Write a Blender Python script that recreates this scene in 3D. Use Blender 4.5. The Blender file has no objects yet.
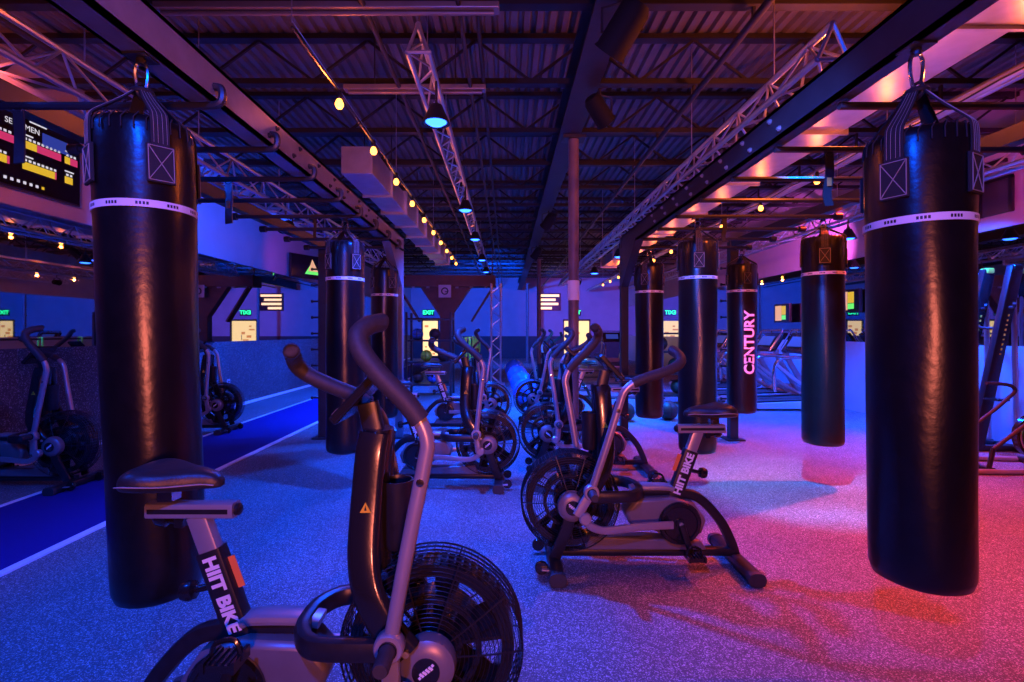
import bpy, math, random
from mathutils import Vector, Matrix
random.seed(7)
PI = math.pi
scene = bpy.context.scene
col = scene.collection
V = Vector

# ------------------------------------------------------------------ helpers
class MB:
    """collects shapes that belong to ONE part and links them as one mesh"""
    def __init__(s): s.v = []; s.f = []
    def add(s, vs, fs):
        o = len(s.v); s.v += [tuple(v) for v in vs]; s.f += [tuple(i + o for i in f) for f in fs]; return s
    def box(s, c, d, R=None):
        x, y, z = d[0] / 2, d[1] / 2, d[2] / 2
        vs = [V((a * x, b * y, e * z)) for a in (-1, 1) for b in (-1, 1) for e in (-1, 1)]
        if R is not None: vs = [R @ v for v in vs]
        c = V(c)
        return s.add([v + c for v in vs], [(0, 1, 3, 2), (4, 6, 7, 5), (0, 4, 5, 1), (2, 3, 7, 6), (0, 2, 6, 4), (1, 5, 7, 3)])
    def bar(s, a, b, w, h):
        a, b = V(a), V(b); d = b - a
        return s.box((a + b) / 2, (w, h, d.length), d.to_track_quat('Z', 'Y').to_matrix())
    def prism(s, poly, y0, y1, axis='y'):
        n = len(poly)
        def mk(p, t):
            return (p[0], t, p[1]) if axis == 'y' else ((t, p[0], p[1]) if axis == 'x' else (p[0], p[1], t))
        vs = [mk(p, y0) for p in poly] + [mk(p, y1) for p in poly]
        fs = [tuple(range(n)), tuple(range(2 * n - 1, n - 1, -1))] + [(i, i + n, (i + 1) % n + n, (i + 1) % n) for i in range(n)]
        return s.add(vs, fs)
    def sweep(s, pts, sec, up=None, closed=False, scl=None, caps=True):
        pts = [V(p) for p in pts]; n = len(pts); k = len(sec); rings = []
        t0 = None; nrm = None
        for i in range(n):
            if closed: t = pts[(i + 1) % n] - pts[i - 1]
            else: t = pts[min(i + 1, n - 1)] - pts[max(i - 1, 0)]
            t.normalize()
            if up is not None:
                b = V(up).cross(t); b.normalize(); nn = t.cross(b)
            else:
                if nrm is None:
                    a = V((0, 0, 1)) if abs(t.z) < .9 else V((1, 0, 0))
                    nn = (a - t * a.dot(t)).normalized()
                else:
                    nn = (nrm - t * nrm.dot(t)).normalized()
                b = nn.cross(t)
                nrm = nn
            k_ = 1 if scl is None else scl[i]
            rings.append([pts[i] + b * (q[0] * k_) + nn * (q[1] * k_) for q in sec])
        vs = [v for r in rings for v in r]; fs = []
        m = n if closed else n - 1
        for i in range(m):
            j = (i + 1) % n
            for q in range(k):
                r = (q + 1) % k
                fs.append((i * k + q, i * k + r, j * k + r, j * k + q))
        if not closed and caps:
            fs.append(tuple(range(k - 1, -1, -1))); fs.append(tuple((n - 1) * k + q for q in range(k)))
        return s.add(vs, fs)
    def tube(s, pts, r, n=8, closed=False, scl=None, caps=True):
        return s.sweep(pts, [(r * math.cos(2 * PI * q / n), r * math.sin(2 * PI * q / n)) for q in range(n)], None, closed, scl, caps)
    def rtube(s, pts, w, h, up, rnd=.3, scl=None):
        c = min(w, h) * rnd; w /= 2; h /= 2; e = c * .3
        sec = [(w, h - c), (w - e, h - e), (w - c, h), (-w + c, h), (-w + e, h - e), (-w, h - c), (-w, -h + c), (-w + e, -h + e), (-w + c, -h), (w - c, -h), (w - e, -h + e), (w, -h + c)]
        return s.sweep(pts, sec, up, False, scl)
    def lathe(s, prof, n=24, M=None):
        vs = []; fs = []; k = len(prof)
        for i in range(n):
            a = 2 * PI * i / n
            for r, z in prof: vs.append(V((r * math.cos(a), r * math.sin(a), z)))
        for i in range(n):
            j = (i + 1) % n
            for q in range(k - 1): fs.append((i * k + q, j * k + q, j * k + q + 1, i * k + q + 1))
        loop = prof[0] == prof[-1]
        if prof[0][0] > 1e-6 and not loop: fs.append(tuple(i * k for i in range(n - 1, -1, -1)))
        if prof[-1][0] > 1e-6 and not loop: fs.append(tuple(i * k + k - 1 for i in range(n)))
        if M is not None: vs = [M @ v for v in vs]
        return s.add(vs, fs)
    def ball(s, c, r, n=16, sq=(1, 1, 1)):
        prof = [(r * math.sin(PI * i / (n // 2)), -r * math.cos(PI * i / (n // 2))) for i in range(n // 2 + 1)]
        prof[0] = (0, -r); prof[-1] = (0, r)
        return s.lathe(prof, n, Matrix.Translation(c) @ Matrix.Diagonal((*sq, 1)))
    def ring(s, c, R, r, axis='y', N=48, n=4):
        pts = []
        for i in range(N):
            a = 2 * PI * i / N; p, q = R * math.cos(a), R * math.sin(a)
            pts.append(V(c) + V({'y': (p, 0, q), 'z': (p, q, 0), 'x': (0, p, q)}[axis]))
        return s.tube(pts, r, n, closed=True)
    def build(s, name, mat, parent=None, smooth=40, bevel=0, loc=None):
        me = bpy.data.meshes.new(name)
        me.from_pydata(s.v, [], s.f)
        import bmesh
        bm = bmesh.new(); bm.from_mesh(me)
        bmesh.ops.remove_doubles(bm, verts=bm.verts, dist=1e-5)
        bmesh.ops.recalc_face_normals(bm, faces=bm.faces)
        bm.to_mesh(me); bm.free()
        if smooth:
            me.polygons.foreach_set('use_smooth', [True] * len(me.polygons))
            me.set_sharp_from_angle(angle=math.radians(smooth))
        me.materials.append(mat)
        o = bpy.data.objects.new(name, me); col.objects.link(o)
        if parent is not None: o.parent = parent
        if loc is not None: o.location = loc
        if bevel:
            b = o.modifiers.new('bevel', 'BEVEL'); b.width = bevel; b.segments = 2; b.limit_method = 'ANGLE'; b.angle_limit = math.radians(50)
        return o

def AX(axis):   # matrix taking +Z to an axis
    return {'x': Matrix.Rotation(PI / 2, 4, 'Y'), 'y': Matrix.Rotation(-PI / 2, 4, 'X'), '-y': Matrix.Rotation(PI / 2, 4, 'X'), '-x': Matrix.Rotation(-PI / 2, 4, 'Y'), 'z': Matrix.Identity(4)}[axis]
def T(*p): return Matrix.Translation(p)
def spline(P, k=6):
    P = [V(p) for p in P]; out = []
    for i in range(len(P) - 1):
        a = P[max(i - 1, 0)]; b = P[i]; c = P[i + 1]; d = P[min(i + 2, len(P) - 1)]
        for j in range(k):
            t = j / k
            out.append(.5 * ((2 * b) + (c - a) * t + (2 * a - 5 * b + 4 * c - d) * t * t + (3 * b - a - 3 * c + d) * t ** 3))
    out.append(P[-1]); return out
def tag(o, label=None, cat=None, group=None, kind=None):
    if label: o['label'] = label
    if cat: o['category'] = cat
    if group: o['group'] = group
    if kind: o['kind'] = kind
    return o
def thing(name, loc, label, cat, group=None, rz=0):
    o = bpy.data.objects.new(name, None); col.objects.link(o); o.empty_display_size = .1
    o.location = loc; o.rotation_euler = (0, 0, rz)
    return tag(o, label, cat, group)
def copy_tree(o, parent=None):
    c = o.copy(); col.objects.link(c)
    if parent is not None: c.parent = parent
    for ch in list(o.children): copy_tree(ch, c)
    return c
def text(s, name, size, mat, parent, M, extrude=.001, bold=.0):
    cu = bpy.data.curves.new('t', 'FONT'); cu.body = s; cu.size = size; cu.extrude = extrude; cu.offset = bold
    cu.align_x = 'CENTER'; cu.align_y = 'CENTER'; cu.resolution_u = 3
    tmp = bpy.data.objects.new('t', cu); col.objects.link(tmp)
    bpy.context.view_layer.update()
    dg = bpy.context.evaluated_depsgraph_get()
    me = bpy.data.meshes.new_from_object(tmp.evaluated_get(dg)); bpy.data.objects.remove(tmp)
    me.materials.clear(); me.materials.append(mat); me.name = name
    me.transform(M)
    o = bpy.data.objects.new(name, me); col.objects.link(o); o.parent = parent
    return o
ORD = ['nearest', 'second nearest', 'third nearest', 'fourth nearest', 'fifth nearest', 'sixth nearest', 'seventh nearest', 'eighth nearest', 'ninth nearest', 'tenth nearest', 'eleventh nearest', 'twelfth nearest', 'thirteenth nearest', 'fourteenth nearest', 'fifteenth nearest', 'sixteenth nearest', 'seventeenth nearest', 'eighteenth nearest']

# ------------------------------------------------------------------ materials
def mat(name, c, rough=.5, metal=0, bump=0, bscale=60, var=0, vscale=8, coat=0, spec=.5, trans=0):
    m = bpy.data.materials.new(name); m.use_nodes = True
    nt = m.node_tree; b = nt.nodes['Principled BSDF']
    b.inputs['Base Color'].default_value = (*c, 1); b.inputs['Roughness'].default_value = rough
    b.inputs['Metallic'].default_value = metal; b.inputs['Coat Weight'].default_value = coat
    b.inputs['Specular IOR Level'].default_value = spec; b.inputs['Transmission Weight'].default_value = trans
    tc = nt.nodes.new('ShaderNodeTexCoord')
    if var:
        n = nt.nodes.new('ShaderNodeTexNoise'); n.inputs['Scale'].default_value = vscale; n.inputs['Detail'].default_value = 4
        r = nt.nodes.new('ShaderNodeValToRGB')
        r.color_ramp.elements[0].position = .3; r.color_ramp.elements[1].position = .7
        r.color_ramp.elements[0].color = (*[x * (1 - var) for x in c], 1); r.color_ramp.elements[1].color = (*[min(1, x * (1 + var)) for x in c], 1)
        nt.links.new(tc.outputs['Object'], n.inputs['Vector']); nt.links.new(n.outputs['Fac'], r.inputs['Fac']); nt.links.new(r.outputs['Color'], b.inputs['Base Color'])
    if bump:
        n = nt.nodes.new('ShaderNodeTexNoise'); n.inputs['Scale'].default_value = bscale; n.inputs['Detail'].default_value = 5
        bp = nt.nodes.new('ShaderNodeBump'); bp.inputs['Strength'].default_value = bump; bp.inputs['Distance'].default_value = .01
        nt.links.new(tc.outputs['Object'], n.inputs['Vector']); nt.links.new(n.outputs['Fac'], bp.inputs['Height']); nt.links.new(bp.outputs['Normal'], b.inputs['Normal'])
    return m
def emis(name, c, s):
    m = bpy.data.materials.new(name); m.use_nodes = True; nt = m.node_tree
    b = nt.nodes['Principled BSDF']; b.inputs['Base Color'].default_value = (.02, .02, .02, 1)
    b.inputs['Emission Color'].default_value = (*c, 1); b.inputs['Emission Strength'].default_value = s
    return m
def speckle(name, base, fleck, scale, thr, rough=.7, bump=.3):
    m = mat(name, base, rough); nt = m.node_tree; b = nt.nodes['Principled BSDF']
    tc = nt.nodes['Texture Coordinate'] if 'Texture Coordinate' in nt.nodes else nt.nodes.new('ShaderNodeTexCoord')
    vo = nt.nodes.new('ShaderNodeTexVoronoi'); vo.inputs['Scale'].default_value = scale
    nt.links.new(tc.outputs['Object'], vo.inputs['Vector'])
    sp = nt.nodes.new('ShaderNodeSeparateColor'); nt.links.new(vo.outputs['Color'], sp.inputs['Color'])
    r = nt.nodes.new('ShaderNodeValToRGB'); e = r.color_ramp.elements
    e[0].position = 0; e[0].color = (*[x * .55 for x in base], 1); e[1].position = 1; e[1].color = (*fleck, 1)
    a = e.new(thr); a.color = (*base, 1); a2 = e.new(min(.99, thr + .12)); a2.color = (*[.6 * x + .4 * y for x, y in zip(base, fleck)], 1)
    nt.links.new(sp.outputs[0], r.inputs['Fac'])
    nz = nt.nodes.new('ShaderNodeTexNoise'); nz.inputs['Scale'].default_value = 1.2; nz.inputs['Detail'].default_value = 3
    nt.links.new(tc.outputs['Object'], nz.inputs['Vector'])
    mr = nt.nodes.new('ShaderNodeMapRange'); mr.inputs['From Min'].default_value = .3; mr.inputs['From Max'].default_value = .7; mr.inputs['To Min'].default_value = .82; mr.inputs['To Max'].default_value = 1.1
    nt.links.new(nz.outputs['Fac'], mr.inputs['Value'])
    mx = nt.nodes.new('ShaderNodeMix'); mx.data_type = 'RGBA'; mx.blend_type = 'MULTIPLY'; mx.inputs[0].default_value = 1
    nt.links.new(r.outputs['Color'], mx.inputs[6]); nt.links.new(mr.outputs['Result'], mx.inputs[7]); nt.links.new(mx.outputs[2], b.inputs['Base Color'])
    bp = nt.nodes.new('ShaderNodeBump'); bp.inputs['Strength'].default_value = bump; bp.inputs['Distance'].default_value = .004
    nt.links.new(sp.outputs[1], bp.inputs['Height']); nt.links.new(bp.outputs['Normal'], b.inputs['Normal'])
    return m

M_floor = speckle('speckled rubber', (.15, .15, .155), (.60, .60, .60), 210, .72, .6, .3)
M_wains = speckle('speckled wainscot rubber', (.08, .08, .09), (.34, .34, .34), 95, .75, .7, .2)
M_turf = mat('blue turf', (.004, .003, .20), .9, 0, .6, 300, .3, 200)
M_line = mat('white line', (.85, .85, .85), .6, var=.08)
M_wall = mat('painted wall', (.38, .37, .39), .75, 0, .1, 90, .06, 2)
M_dwall = mat('dark painted wall', (.05, .05, .055), .7, 0, .1, 90, .1, 3)
M_pale = mat('pale gloss panel', (.42, .43, .46), .35, 0, 0, 60, .08, 1.5)
M_deck = mat('steel roof deck', (.16, .15, .155), .55, .2, 0, 60, .15, 3)
M_joist = mat('dark joist paint', (.014, .014, .016), .6, 0, var=.2)
M_girder = mat('girder paint', (.03, .028, .032), .5, .2, var=.15)
M_black = mat('black powder coat', (.016, .016, .018), .35, .1, .05, 200, .2, 30)
M_matte = mat('matte black', (.008, .008, .009), .75, spec=.2)
M_plast = mat('black gloss plastic', (.012, .012, .013), .22, 0, .03, 80, coat=.3)
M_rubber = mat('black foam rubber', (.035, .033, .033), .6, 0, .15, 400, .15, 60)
M_vinyl = mat('black bag vinyl', (.006, .005, .005), .29, 0, .14, 26, .25, 14, spec=.6)
M_strap = mat('black webbing', (.02, .02, .022), .75, 0, .5, 500)
M_thread = mat('pale stitching', (.34, .30, .26), .7, var=.1)
M_band = mat('white printed band', (.8, .8, .8), .5, var=.06)
def band_marks(m):
    nt = m.node_tree; b = nt.nodes['Principled BSDF']; N = nt.nodes.new; L = nt.links.new
    tc = N('ShaderNodeTexCoord'); sx = N('ShaderNodeSeparateXYZ'); L(tc.outputs['Object'], sx.inputs[0])
    def mth(op, a, c=None):
        n = N('ShaderNodeMath'); n.operation = op
        for i, v in enumerate((a, c)):
            if v is None: continue
            if isinstance(v, (int, float)): n.inputs[i].default_value = v
            else: L(v, n.inputs[i])
        return n.outputs[0]
    a = mth('ARCTAN2', sx.outputs[1], sx.outputs[0])
    g = mth('LESS_THAN', mth('FRACT', mth('MULTIPLY', a, 11 / 6.2832)), .42)
    f = mth('LESS_THAN', mth('FRACT', mth('MULTIPLY', a, 11 / 6.2832 * 9)), .68)
    z = mth('LESS_THAN', mth('ABSOLUTE', mth('ADD', sx.outputs[2], 0)), .0058)
    k = mth('MULTIPLY', mth('MULTIPLY', g, f), z)
    mx = N('ShaderNodeMix'); mx.data_type = 'RGBA'; L(k, mx.inputs[0]); mx.inputs[6].default_value = (.8, .8, .8, 1); mx.inputs[7].default_value = (.015, .015, .015, 1)
    L(mx.outputs[2], b.inputs['Base Color'])
band_marks(M_band)
M_white = mat('white lettering', (.85, .85, .85), .5, var=.04)
M_silver = mat('silver paint', (.42, .40, .40), .34, .55, var=.06)
M_shroud = mat('grey body paint', (.22, .20, .20), .38, .35, var=.08)
M_chrome = mat('chrome', (.75, .75, .76), .15, 1, var=.04)
M_alu = mat('truss aluminium', (.62, .62, .64), .28, .85, var=.06)
M_seat = mat('seat vinyl', (.02, .019, .019), .42, 0, .12, 120)
M_yellow = mat('warning yellow', (.8, .55, .02), .5, var=.05)
M_orangel = mat('orange sticker', (.9, .25, .05), .45, var=.05)
M_neon = mat('neon yellow-green', (.55, .85, .04), .5, var=.1)
M_ball = mat('blue ball vinyl', (.05, .25, 1.0), .16, 0, .05, 30, var=.1, coat=.6)
M_leatherball = mat('medicine ball leather', (.045, .035, .033), .45, 0, .2, 60)
M_duct = mat('galvanised duct', (.55, .54, .54), .35, .6, var=.12, vscale=5)
M_brown = mat('brown fascia', (.12, .055, .035), .6, var=.2, vscale=6)
M_beam = mat('rig steel', (.30, .29, .31), .36, .5, .03, 60, .12, 8)
M_rigdark = mat('rig dark steel', (.035, .035, .04), .4, .3, var=.15)
M_mirror = mat('mirror glass', (.62, .64, .68), .015, 1)
M_screen = mat('screen black', (.008, .008, .012), .15, var=.05)
M_exit = emis('exit green', (.02, 1, .35), 3.0)
M_bulb = emis('warm bulb', (1, .30, .04), 9)
M_blens = emis('blue lens', (.02, .11, 1), 8)
M_mlens = emis('magenta lens', (1, .1, .5), 12)
M_scrw = emis('screen white', (.9, .85, .95), .7)
M_scrp = emis('screen pink', (.95, .05, .22), .6)
M_scry = emis('screen yellow', (1, .62, .03), .7)
M_scrm = emis('screen mauve', (.5, .1, .55), .6)
M_scrb = emis('screen blue', (.03, .08, .6), .5)
M_scro = emis('screen orange white', (1, .5, .3), .8)
M_menu = emis('menu glow', (1, .55, .32), 2.4)
M_scrg = emis('screen green', (.15, .9, .15), 1.0)
M_daylit = emis('lit doorway', (1, .66, .28), 1.5)
M_daylit2 = emis('lit lobby things', (.9, .30, .06), 1.0)

# ------------------------------------------------------------------ lamps
BLUE = (0, .072, 1.0); CYAN = (0, .24, 1.0); RED = (1.0, .055, .02); ORANGE = (1.0, .15, .025); PINK = (1.0, .08, .45); PURP = (.35, .06, 1.0)
def point(name, loc, c, e, r=.04, parent=None):
    l = bpy.data.lights.new(name, 'POINT'); l.color = c; l.energy = e; l.shadow_soft_size = r
    o = bpy.data.objects.new(name, l); col.objects.link(o); o.location = loc; o['kind'] = 'helper'
    if parent: o.parent = parent
    return o
def spot(name, loc, target, c, e, ang=100, blend=.6, r=.06):
    l = bpy.data.lights.new(name, 'SPOT'); l.color = c; l.energy = e; l.spot_size = math.radians(ang); l.spot_blend = blend; l.shadow_soft_size = r
    o = bpy.data.objects.new(name, l); col.objects.link(o); o.location = loc; o['kind'] = 'helper'
    o.rotation_euler = (V(target) - V(loc)).to_track_quat('-Z', 'Y').to_euler()
    return o

EYE = 1.45; F = 500.; CX = 506.; CY = 332.
XL, XR, YB, YN = -5.25, 6.40, 27.6, -3.5      # walls
ZC = 4.45                                     # deck
# ------------------------------------------------------------------ setting
tag(MB().box(((XL + XR) / 2, (YB + YN) / 2, -.05), (XR - XL, YB - YN, .1)).build('floor', M_floor, smooth=0), kind='structure')
tf = tag(MB().box((-3.6, (YB + YN) / 2, .005), (1.1, YB - YN, .01)).build('floor_turf_lane', M_turf, smooth=0), kind='structure')
tag(MB().box((-4.18, (YB + YN) / 2, .006), (.06, YB - YN, .012)).build('trim_lane_line_wall_side', M_line, smooth=0), kind='structure')
tag(MB().box((-3.02, (YB + YN) / 2, .006), (.06, YB - YN, .012)).build('trim_lane_line_gym_side', M_line, smooth=0), kind='structure')
tag(MB().box((XL + .015, (YB + YN) / 2, .025), (.03, YB - YN, .05)).build('baseboard_left', M_line, smooth=0), kind='structure')
# corrugated roof deck
m = MB(); poly = []
x = XL - .2
while x < XR + .2:
    poly += [(x, ZC), (x + .055, ZC), (x + .075, ZC + .04), (x + .105, ZC + .04)]; x += .125
n = len(poly)
m.add([(p[0], YN, p[1]) for p in poly] + [(p[0], YB, p[1]) for p in poly], [(i, i + 1, i + 1 + n, i + n) for i in range(n - 1)])
m.box(((XL + XR) / 2, (YB + YN) / 2, ZC + .1), (XR - XL + .4, YB - YN, .04))
tag(m.build('ceiling', M_deck, smooth=0), kind='structure')
ZM0, ZM1 = 1.27, 2.80
def sidewall(side, X, s):
    tag(MB().box((X + s * .1, (YB + YN) / 2, (ZM1 + ZC) / 2), (.2, YB - YN, ZC - ZM1)).build('wall_%s_upper' % side, M_wall, smooth=0), kind='structure')
    tag(MB().box((X + s * .13, (YB + YN) / 2, (ZM0 + ZM1) / 2), (.14, YB - YN, ZM1 - ZM0)).build('wall_%s_backing' % side, M_dwall, smooth=0), kind='structure')
    tag(MB().box((X + s * .1, (YB + YN) / 2, ZM0 / 2), (.2, YB - YN, ZM0)).build('wall_%s_lower' % side, M_wains if s < 0 else M_pale, smooth=0), kind='structure')
    o = MB().box((X + s * .045, (YB + YN) / 2, (ZM0 + ZM1) / 2), (.03, YB - YN - .1, ZM1 - ZM0)).build('wall_mirror', M_mirror, smooth=0)
    tag(o, 'long mirror band above the %s' % ('speckled half wall beside the blue turf lane' if s < 0 else 'pale lower wall behind the treadmills'), 'mirror')
sidewall('left', XL, -1); sidewall('right', XR, 1)
tag(MB().box((XR - .10, (YB + YN) / 2, 3.9), (.2, YB - YN, .12)).box((XR - .06, (YB + YN) / 2, 3.72), (.12, YB - YN, .10)).build('trim_right_cornice', M_wall, smooth=0), kind='structure')
tag(MB().box((XL + .08, (YB + YN) / 2, 3.98), (.16, YB - YN, .10)).build('trim_left_cornice', M_dwall, smooth=0), kind='structure')
# back wall with two door openings
DR = [(3.15, 4.65), (-4.65, -3.7)]      # x ranges of the doors (right one, left one)
bx = [XL - .2, DR[1][0], DR[1][1], DR[0][0], DR[0][1], XR + .2]
def backstrip(z0, z1, name, mt, holes):
    m = MB()
    if holes:
        for a, b in ((bx[0], bx[1]), (bx[2], bx[3]), (bx[4], bx[5])): m.box(((a + b) / 2, YB + .1, (z0 + z1) / 2), (b - a, .2, z1 - z0))
    else: m.box(((bx[0] + bx[5]) / 2, YB + .1, (z0 + z1) / 2), (bx[5] - bx[0], .2, z1 - z0))
    tag(m.build(name, mt, smooth=0), kind='structure')
backstrip(0, 1.22, 'wall_back_lower', M_dwall, True); backstrip(1.22, 2.15, 'wall_back_middle', M_wall, True); backstrip(2.15, ZC, 'wall_back_upper', M_wall, False)
for k, (a, b) in enumerate(DR):
    w = b - a; c = (a + b) / 2
    d = MB().box((c - w / 2 + .03, YB, 1.07), (.06, .1, 2.14)).box((c + w / 2 - .03, YB, 1.07), (.06, .1, 2.14)).box((c, YB, 2.1), (w, .1, .08)).box((c, YB, .06), (w, .1, .12)).build('door_%d' % (k + 1), M_black, smooth=0)
    tag(d, kind='structure')
    MB().box((c, YB + .06, 1.1), (w - .12, .01, 1.92)).build('door_pane', M_daylit, d, smooth=0)
    m = MB()
    for q in range(9):
        m.box((c - w * .3 + random.random() * w * .6, YB + .045, .25 + q * .19), (.1 + .25 * random.random(), .01, .06 + .08 * random.random()))
    m.build('lobby_view', M_daylit2, d, smooth=0)
    m = MB()
    m.bar((c + (.0 if k else .1), YB - .06, 1.0), (c + (.0 if k else .1), YB - .06, 1.3), .03, .03).build('door_handle', M_chrome, d, smooth=0)
    e = thing('exit_sign', (c - .1, YB, 2.36), 'green exit sign above the lit door at the %s of the far wall' % ('left' if k else 'right'), 'exit sign')
    MB().box((0, -.03, .16), (.62, .06, .34)).build('sign_box', M_black, e, smooth=0, bevel=.01)
    text('EXIT', 'lettering', .3, M_exit, e, T(0, -.063, .16) @ Matrix.Rotation(PI / 2, 4, 'X'), .002, .008)

# ------------------------------------------------------------------ roof joists, girder, columns, conduits
ZJ = 3.94
def joist_mesh():
    m = MB()
    m.box((0, 0, ZJ + .03), (XR - XL, .09, .055)); m.box((0, 0, ZC - .03), (XR - XL, .10, .05))
    xx = -(XR - XL) / 2; k = 0; st = .55
    while xx + st < (XR - XL) / 2 + .01:
        a, b = (ZJ + .05, ZC - .05) if k % 2 == 0 else (ZC - .05, ZJ + .05)
        m.bar((xx, 0, a), (xx + st, 0, b), .024, .024); xx += st; k += 1
    return m
jo = joist_mesh().build('roof_joist', M_joist, smooth=0)
jy = [1.4 + 1.22 * i for i in range(18)]
for i, y in enumerate(jy):
    o = jo if i == 0 else jo.copy()
    if i: col.objects.link(o)
    o.location = ((XL + XR) / 2, y, 0)
    tag(o, 'dark lattice roof joist under the corrugated deck, %s to the viewer' % ORD[i], 'joist', 'roof joists')
GX = .74
g = thing('roof_girder', (GX, 0, 0), 'dark steel girder running lengthwise above the row of columns', 'girder')
MB().box((0, 12.4, 3.9), (.05, 29, .34)).build('web', M_girder, g, smooth=0)
MB().box((0, 12.4, 3.74), (.24, 29, .03)).build('lower_flange', M_girder, g, smooth=0)
MB().box((0, 12.4, 4.08), (.24, 29, .03)).build('upper_flange', M_girder, g, smooth=0)
M_column = mat('column paint', (.16, .12, .12), .5, .1, var=.15)
for i, (y, lab) in enumerate(((5.85, 'thick steel column behind the right-hand air bikes, with a pale collar'), (15.5, 'slim steel column in front of the lit door at the right'), (23.3, 'slim steel column farthest away, just left of the lit door'))):
    c = thing('steel_column', (GX + (.05 if i == 0 else .28 if i == 1 else .25), y, 0), lab, 'column')
    MB().lathe([(.062, 0), (.062, 3.725)], 20).build('shaft', M_column, c)
    MB().box((0, 0, .01), (.24, .24, .02)).build('base_plate', M_rigdark, c, smooth=0)
    MB().box((0, 0, 3.71), (.26, .2, .03)).build('cap_plate', M_rigdark, c, smooth=0)
    if i == 0: tag(MB().lathe([(.07, 1.82), (.07, 2.05)], 20).build('collar', M_white, c), 'pale padded collar')
# conduits under the deck
for i, (x, z, r, y0, y1, mt, lab) in enumerate(((-1.05, 3.86, .022, 2, 27, M_girder, 'thin conduit running lengthwise below the joists left of the blue-lamp truss'), (-.35, 3.86, .018, 2, 27, M_girder, 'thin conduit running lengthwise just right of the blue-lamp truss'), (-.22, 3.90, .018, 2, 27, M_girder, 'second thin conduit right of the blue-lamp truss'), (1.9, 3.84, .03, 2, 27, M_girder, 'sprinkler pipe running lengthwise above the right truss'), (4.4, 3.7, .05, 2, 27, M_duct, 'pale round pipe running lengthwise along the right side'), (4.75, 3.82, .035, 2, 27, M_duct, 'thinner pale pipe running lengthwise beside the right round pipe'), (-3.9, 3.86, .03, 2, 27, M_girder, 'conduit running lengthwise above the left truss'))):
    t = thing('ceiling_conduit', (x, 0, z), lab, 'pipe')
    MB().tube([(0, y0, 0), (0, y1, 0)], r, 10).build('pipe', mt, t)
    for y in jy[1:]:
        if y < 16: MB().box((0, y, (ZJ - z + r) / 2), (.02, .03, ZJ - z + r)).build('hanger', M_rigdark, t, smooth=0)
for (x0, x1, y, z, lab) in ((-2.6, -.05, 3.72, 3.86, 'long unlit strip light across the ceiling nearest the viewer'), (-1.6, -.2, 4.95, 3.86, 'shorter unlit strip light across the ceiling behind the first one')):
    t = thing('strip_light', ((x0 + x1) / 2, y, z), lab, 'light fixture')
    MB().box((0, 0, 0), (x1 - x0, .10, .05)).build('housing', M_shroud, t, smooth=0, bevel=.008)
    MB().tube([(-(x1 - x0) / 2 + .04, 0, -.04), ((x1 - x0) / 2 - .04, 0, -.04)], .016, 10).build('tube', M_shroud, t)
    MB().bar((-(x1 - x0) / 2 + .3, 0, 0), (-(x1 - x0) / 2 + .3, 0, ZC - z + .02), .01, .01).build('hanger', M_rigdark, t, smooth=0)
    MB().bar(((x1 - x0) / 2 - .3, 0, 0), ((x1 - x0) / 2 - .3, 0, ZC - z + .02), .01, .01).build('hanger', M_rigdark, t, smooth=0)

# rectangular ducts
def duct(x0, x1, z0, z1, y0, y1, step, lab):
    t = thing('air_duct', ((x0 + x1) / 2, y0, z0), lab, 'duct')
    w, h = x1 - x0, z1 - z0; y = 0; k = 0
    while y + step <= y1 - y0 + .01:
        s = 1 if k % 2 == 0 else .9
        MB().box((0, y + step / 2, h / 2), (w * s, step - .03, h * s)).build('duct_section', M_duct, t, smooth=0, bevel=.006)
        MB().box((0, y + step - .01, h / 2), (w + .05, .03, h + .05)).build('joint_flange', M_duct, t, smooth=0)
        y += step; k += 1
    for q in range(1, k, 2):
        for sx in (-1, 1):
            MB().bar((sx * w * .5, q * step, h * .5), (sx * w * .5, q * step, ZC - z0 + .02), .012, .012).build('hanger_rod', M_rigdark, t, smooth=0)
duct(-2.05, -1.66, 3.42, 3.76, 6.2, 14.6, 1.05, 'galvanised square duct hanging over the left bag rig')
duct(3.05, 3.52, 3.52, 3.82, 1.6, 16.0, 1.8, 'galvanised flat duct hanging over the right bag rig')

# ------------------------------------------------------------------ lighting trusses
def truss(lab, x, z0, z1, y0, y1, wid, step, wires, rr=.022, mt=M_alu):
    t = thing('lighting_truss', (x, y0, z0), lab, 'truss')
    L = y1 - y0; h = z1 - z0
    ch = [(-wid / 2, 0), (wid / 2, 0), (0, h)] if wid else [(0, 0), (0, h)]
    for a, b in ch: MB().tube([(a, 0, b), (a, L, b)], rr, 8).build('chord', mt, t)
    m = MB(); n = int(L / step); st = L / n
    faces = [(0, 2), (1, 2), (0, 1)] if wid else [(0, 1)]
    for p, q in faces:
        for i in range(n):
            a, b = (ch[p], ch[q]) if i % 2 == 0 else (ch[q], ch[p])
            m.tube([(a[0], i * st, a[1]), (b[0], (i + 1) * st, b[1])], rr * .45, 5)
        for yy in (0, L):
            m.tube([(ch[p][0], yy, ch[p][1]), (ch[q][0], yy, ch[q][1])], rr * .6, 6)
    m.build('lacing', mt, t)
    for y in wires:
        MB().tube([(0, y - y0, h), (0, y - y0, ZC - z0 + .01)], .005, 5).build('hanging_wire', M_alu, t)
    return t
truss('aluminium truss along the left wall side above the turf lane', -2.95, 3.02, 3.32, 1.6, 14, .26, .34, (2.2, 3.5, 4.8, 6.5, 9, 12))
truss('narrow aluminium truss carrying the blue lamps over the middle aisle', -.66, 3.55, 3.76, 3.75, 17, .16, .24, (4.2, 5.5, 7.5, 10, 13, 16))
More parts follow.
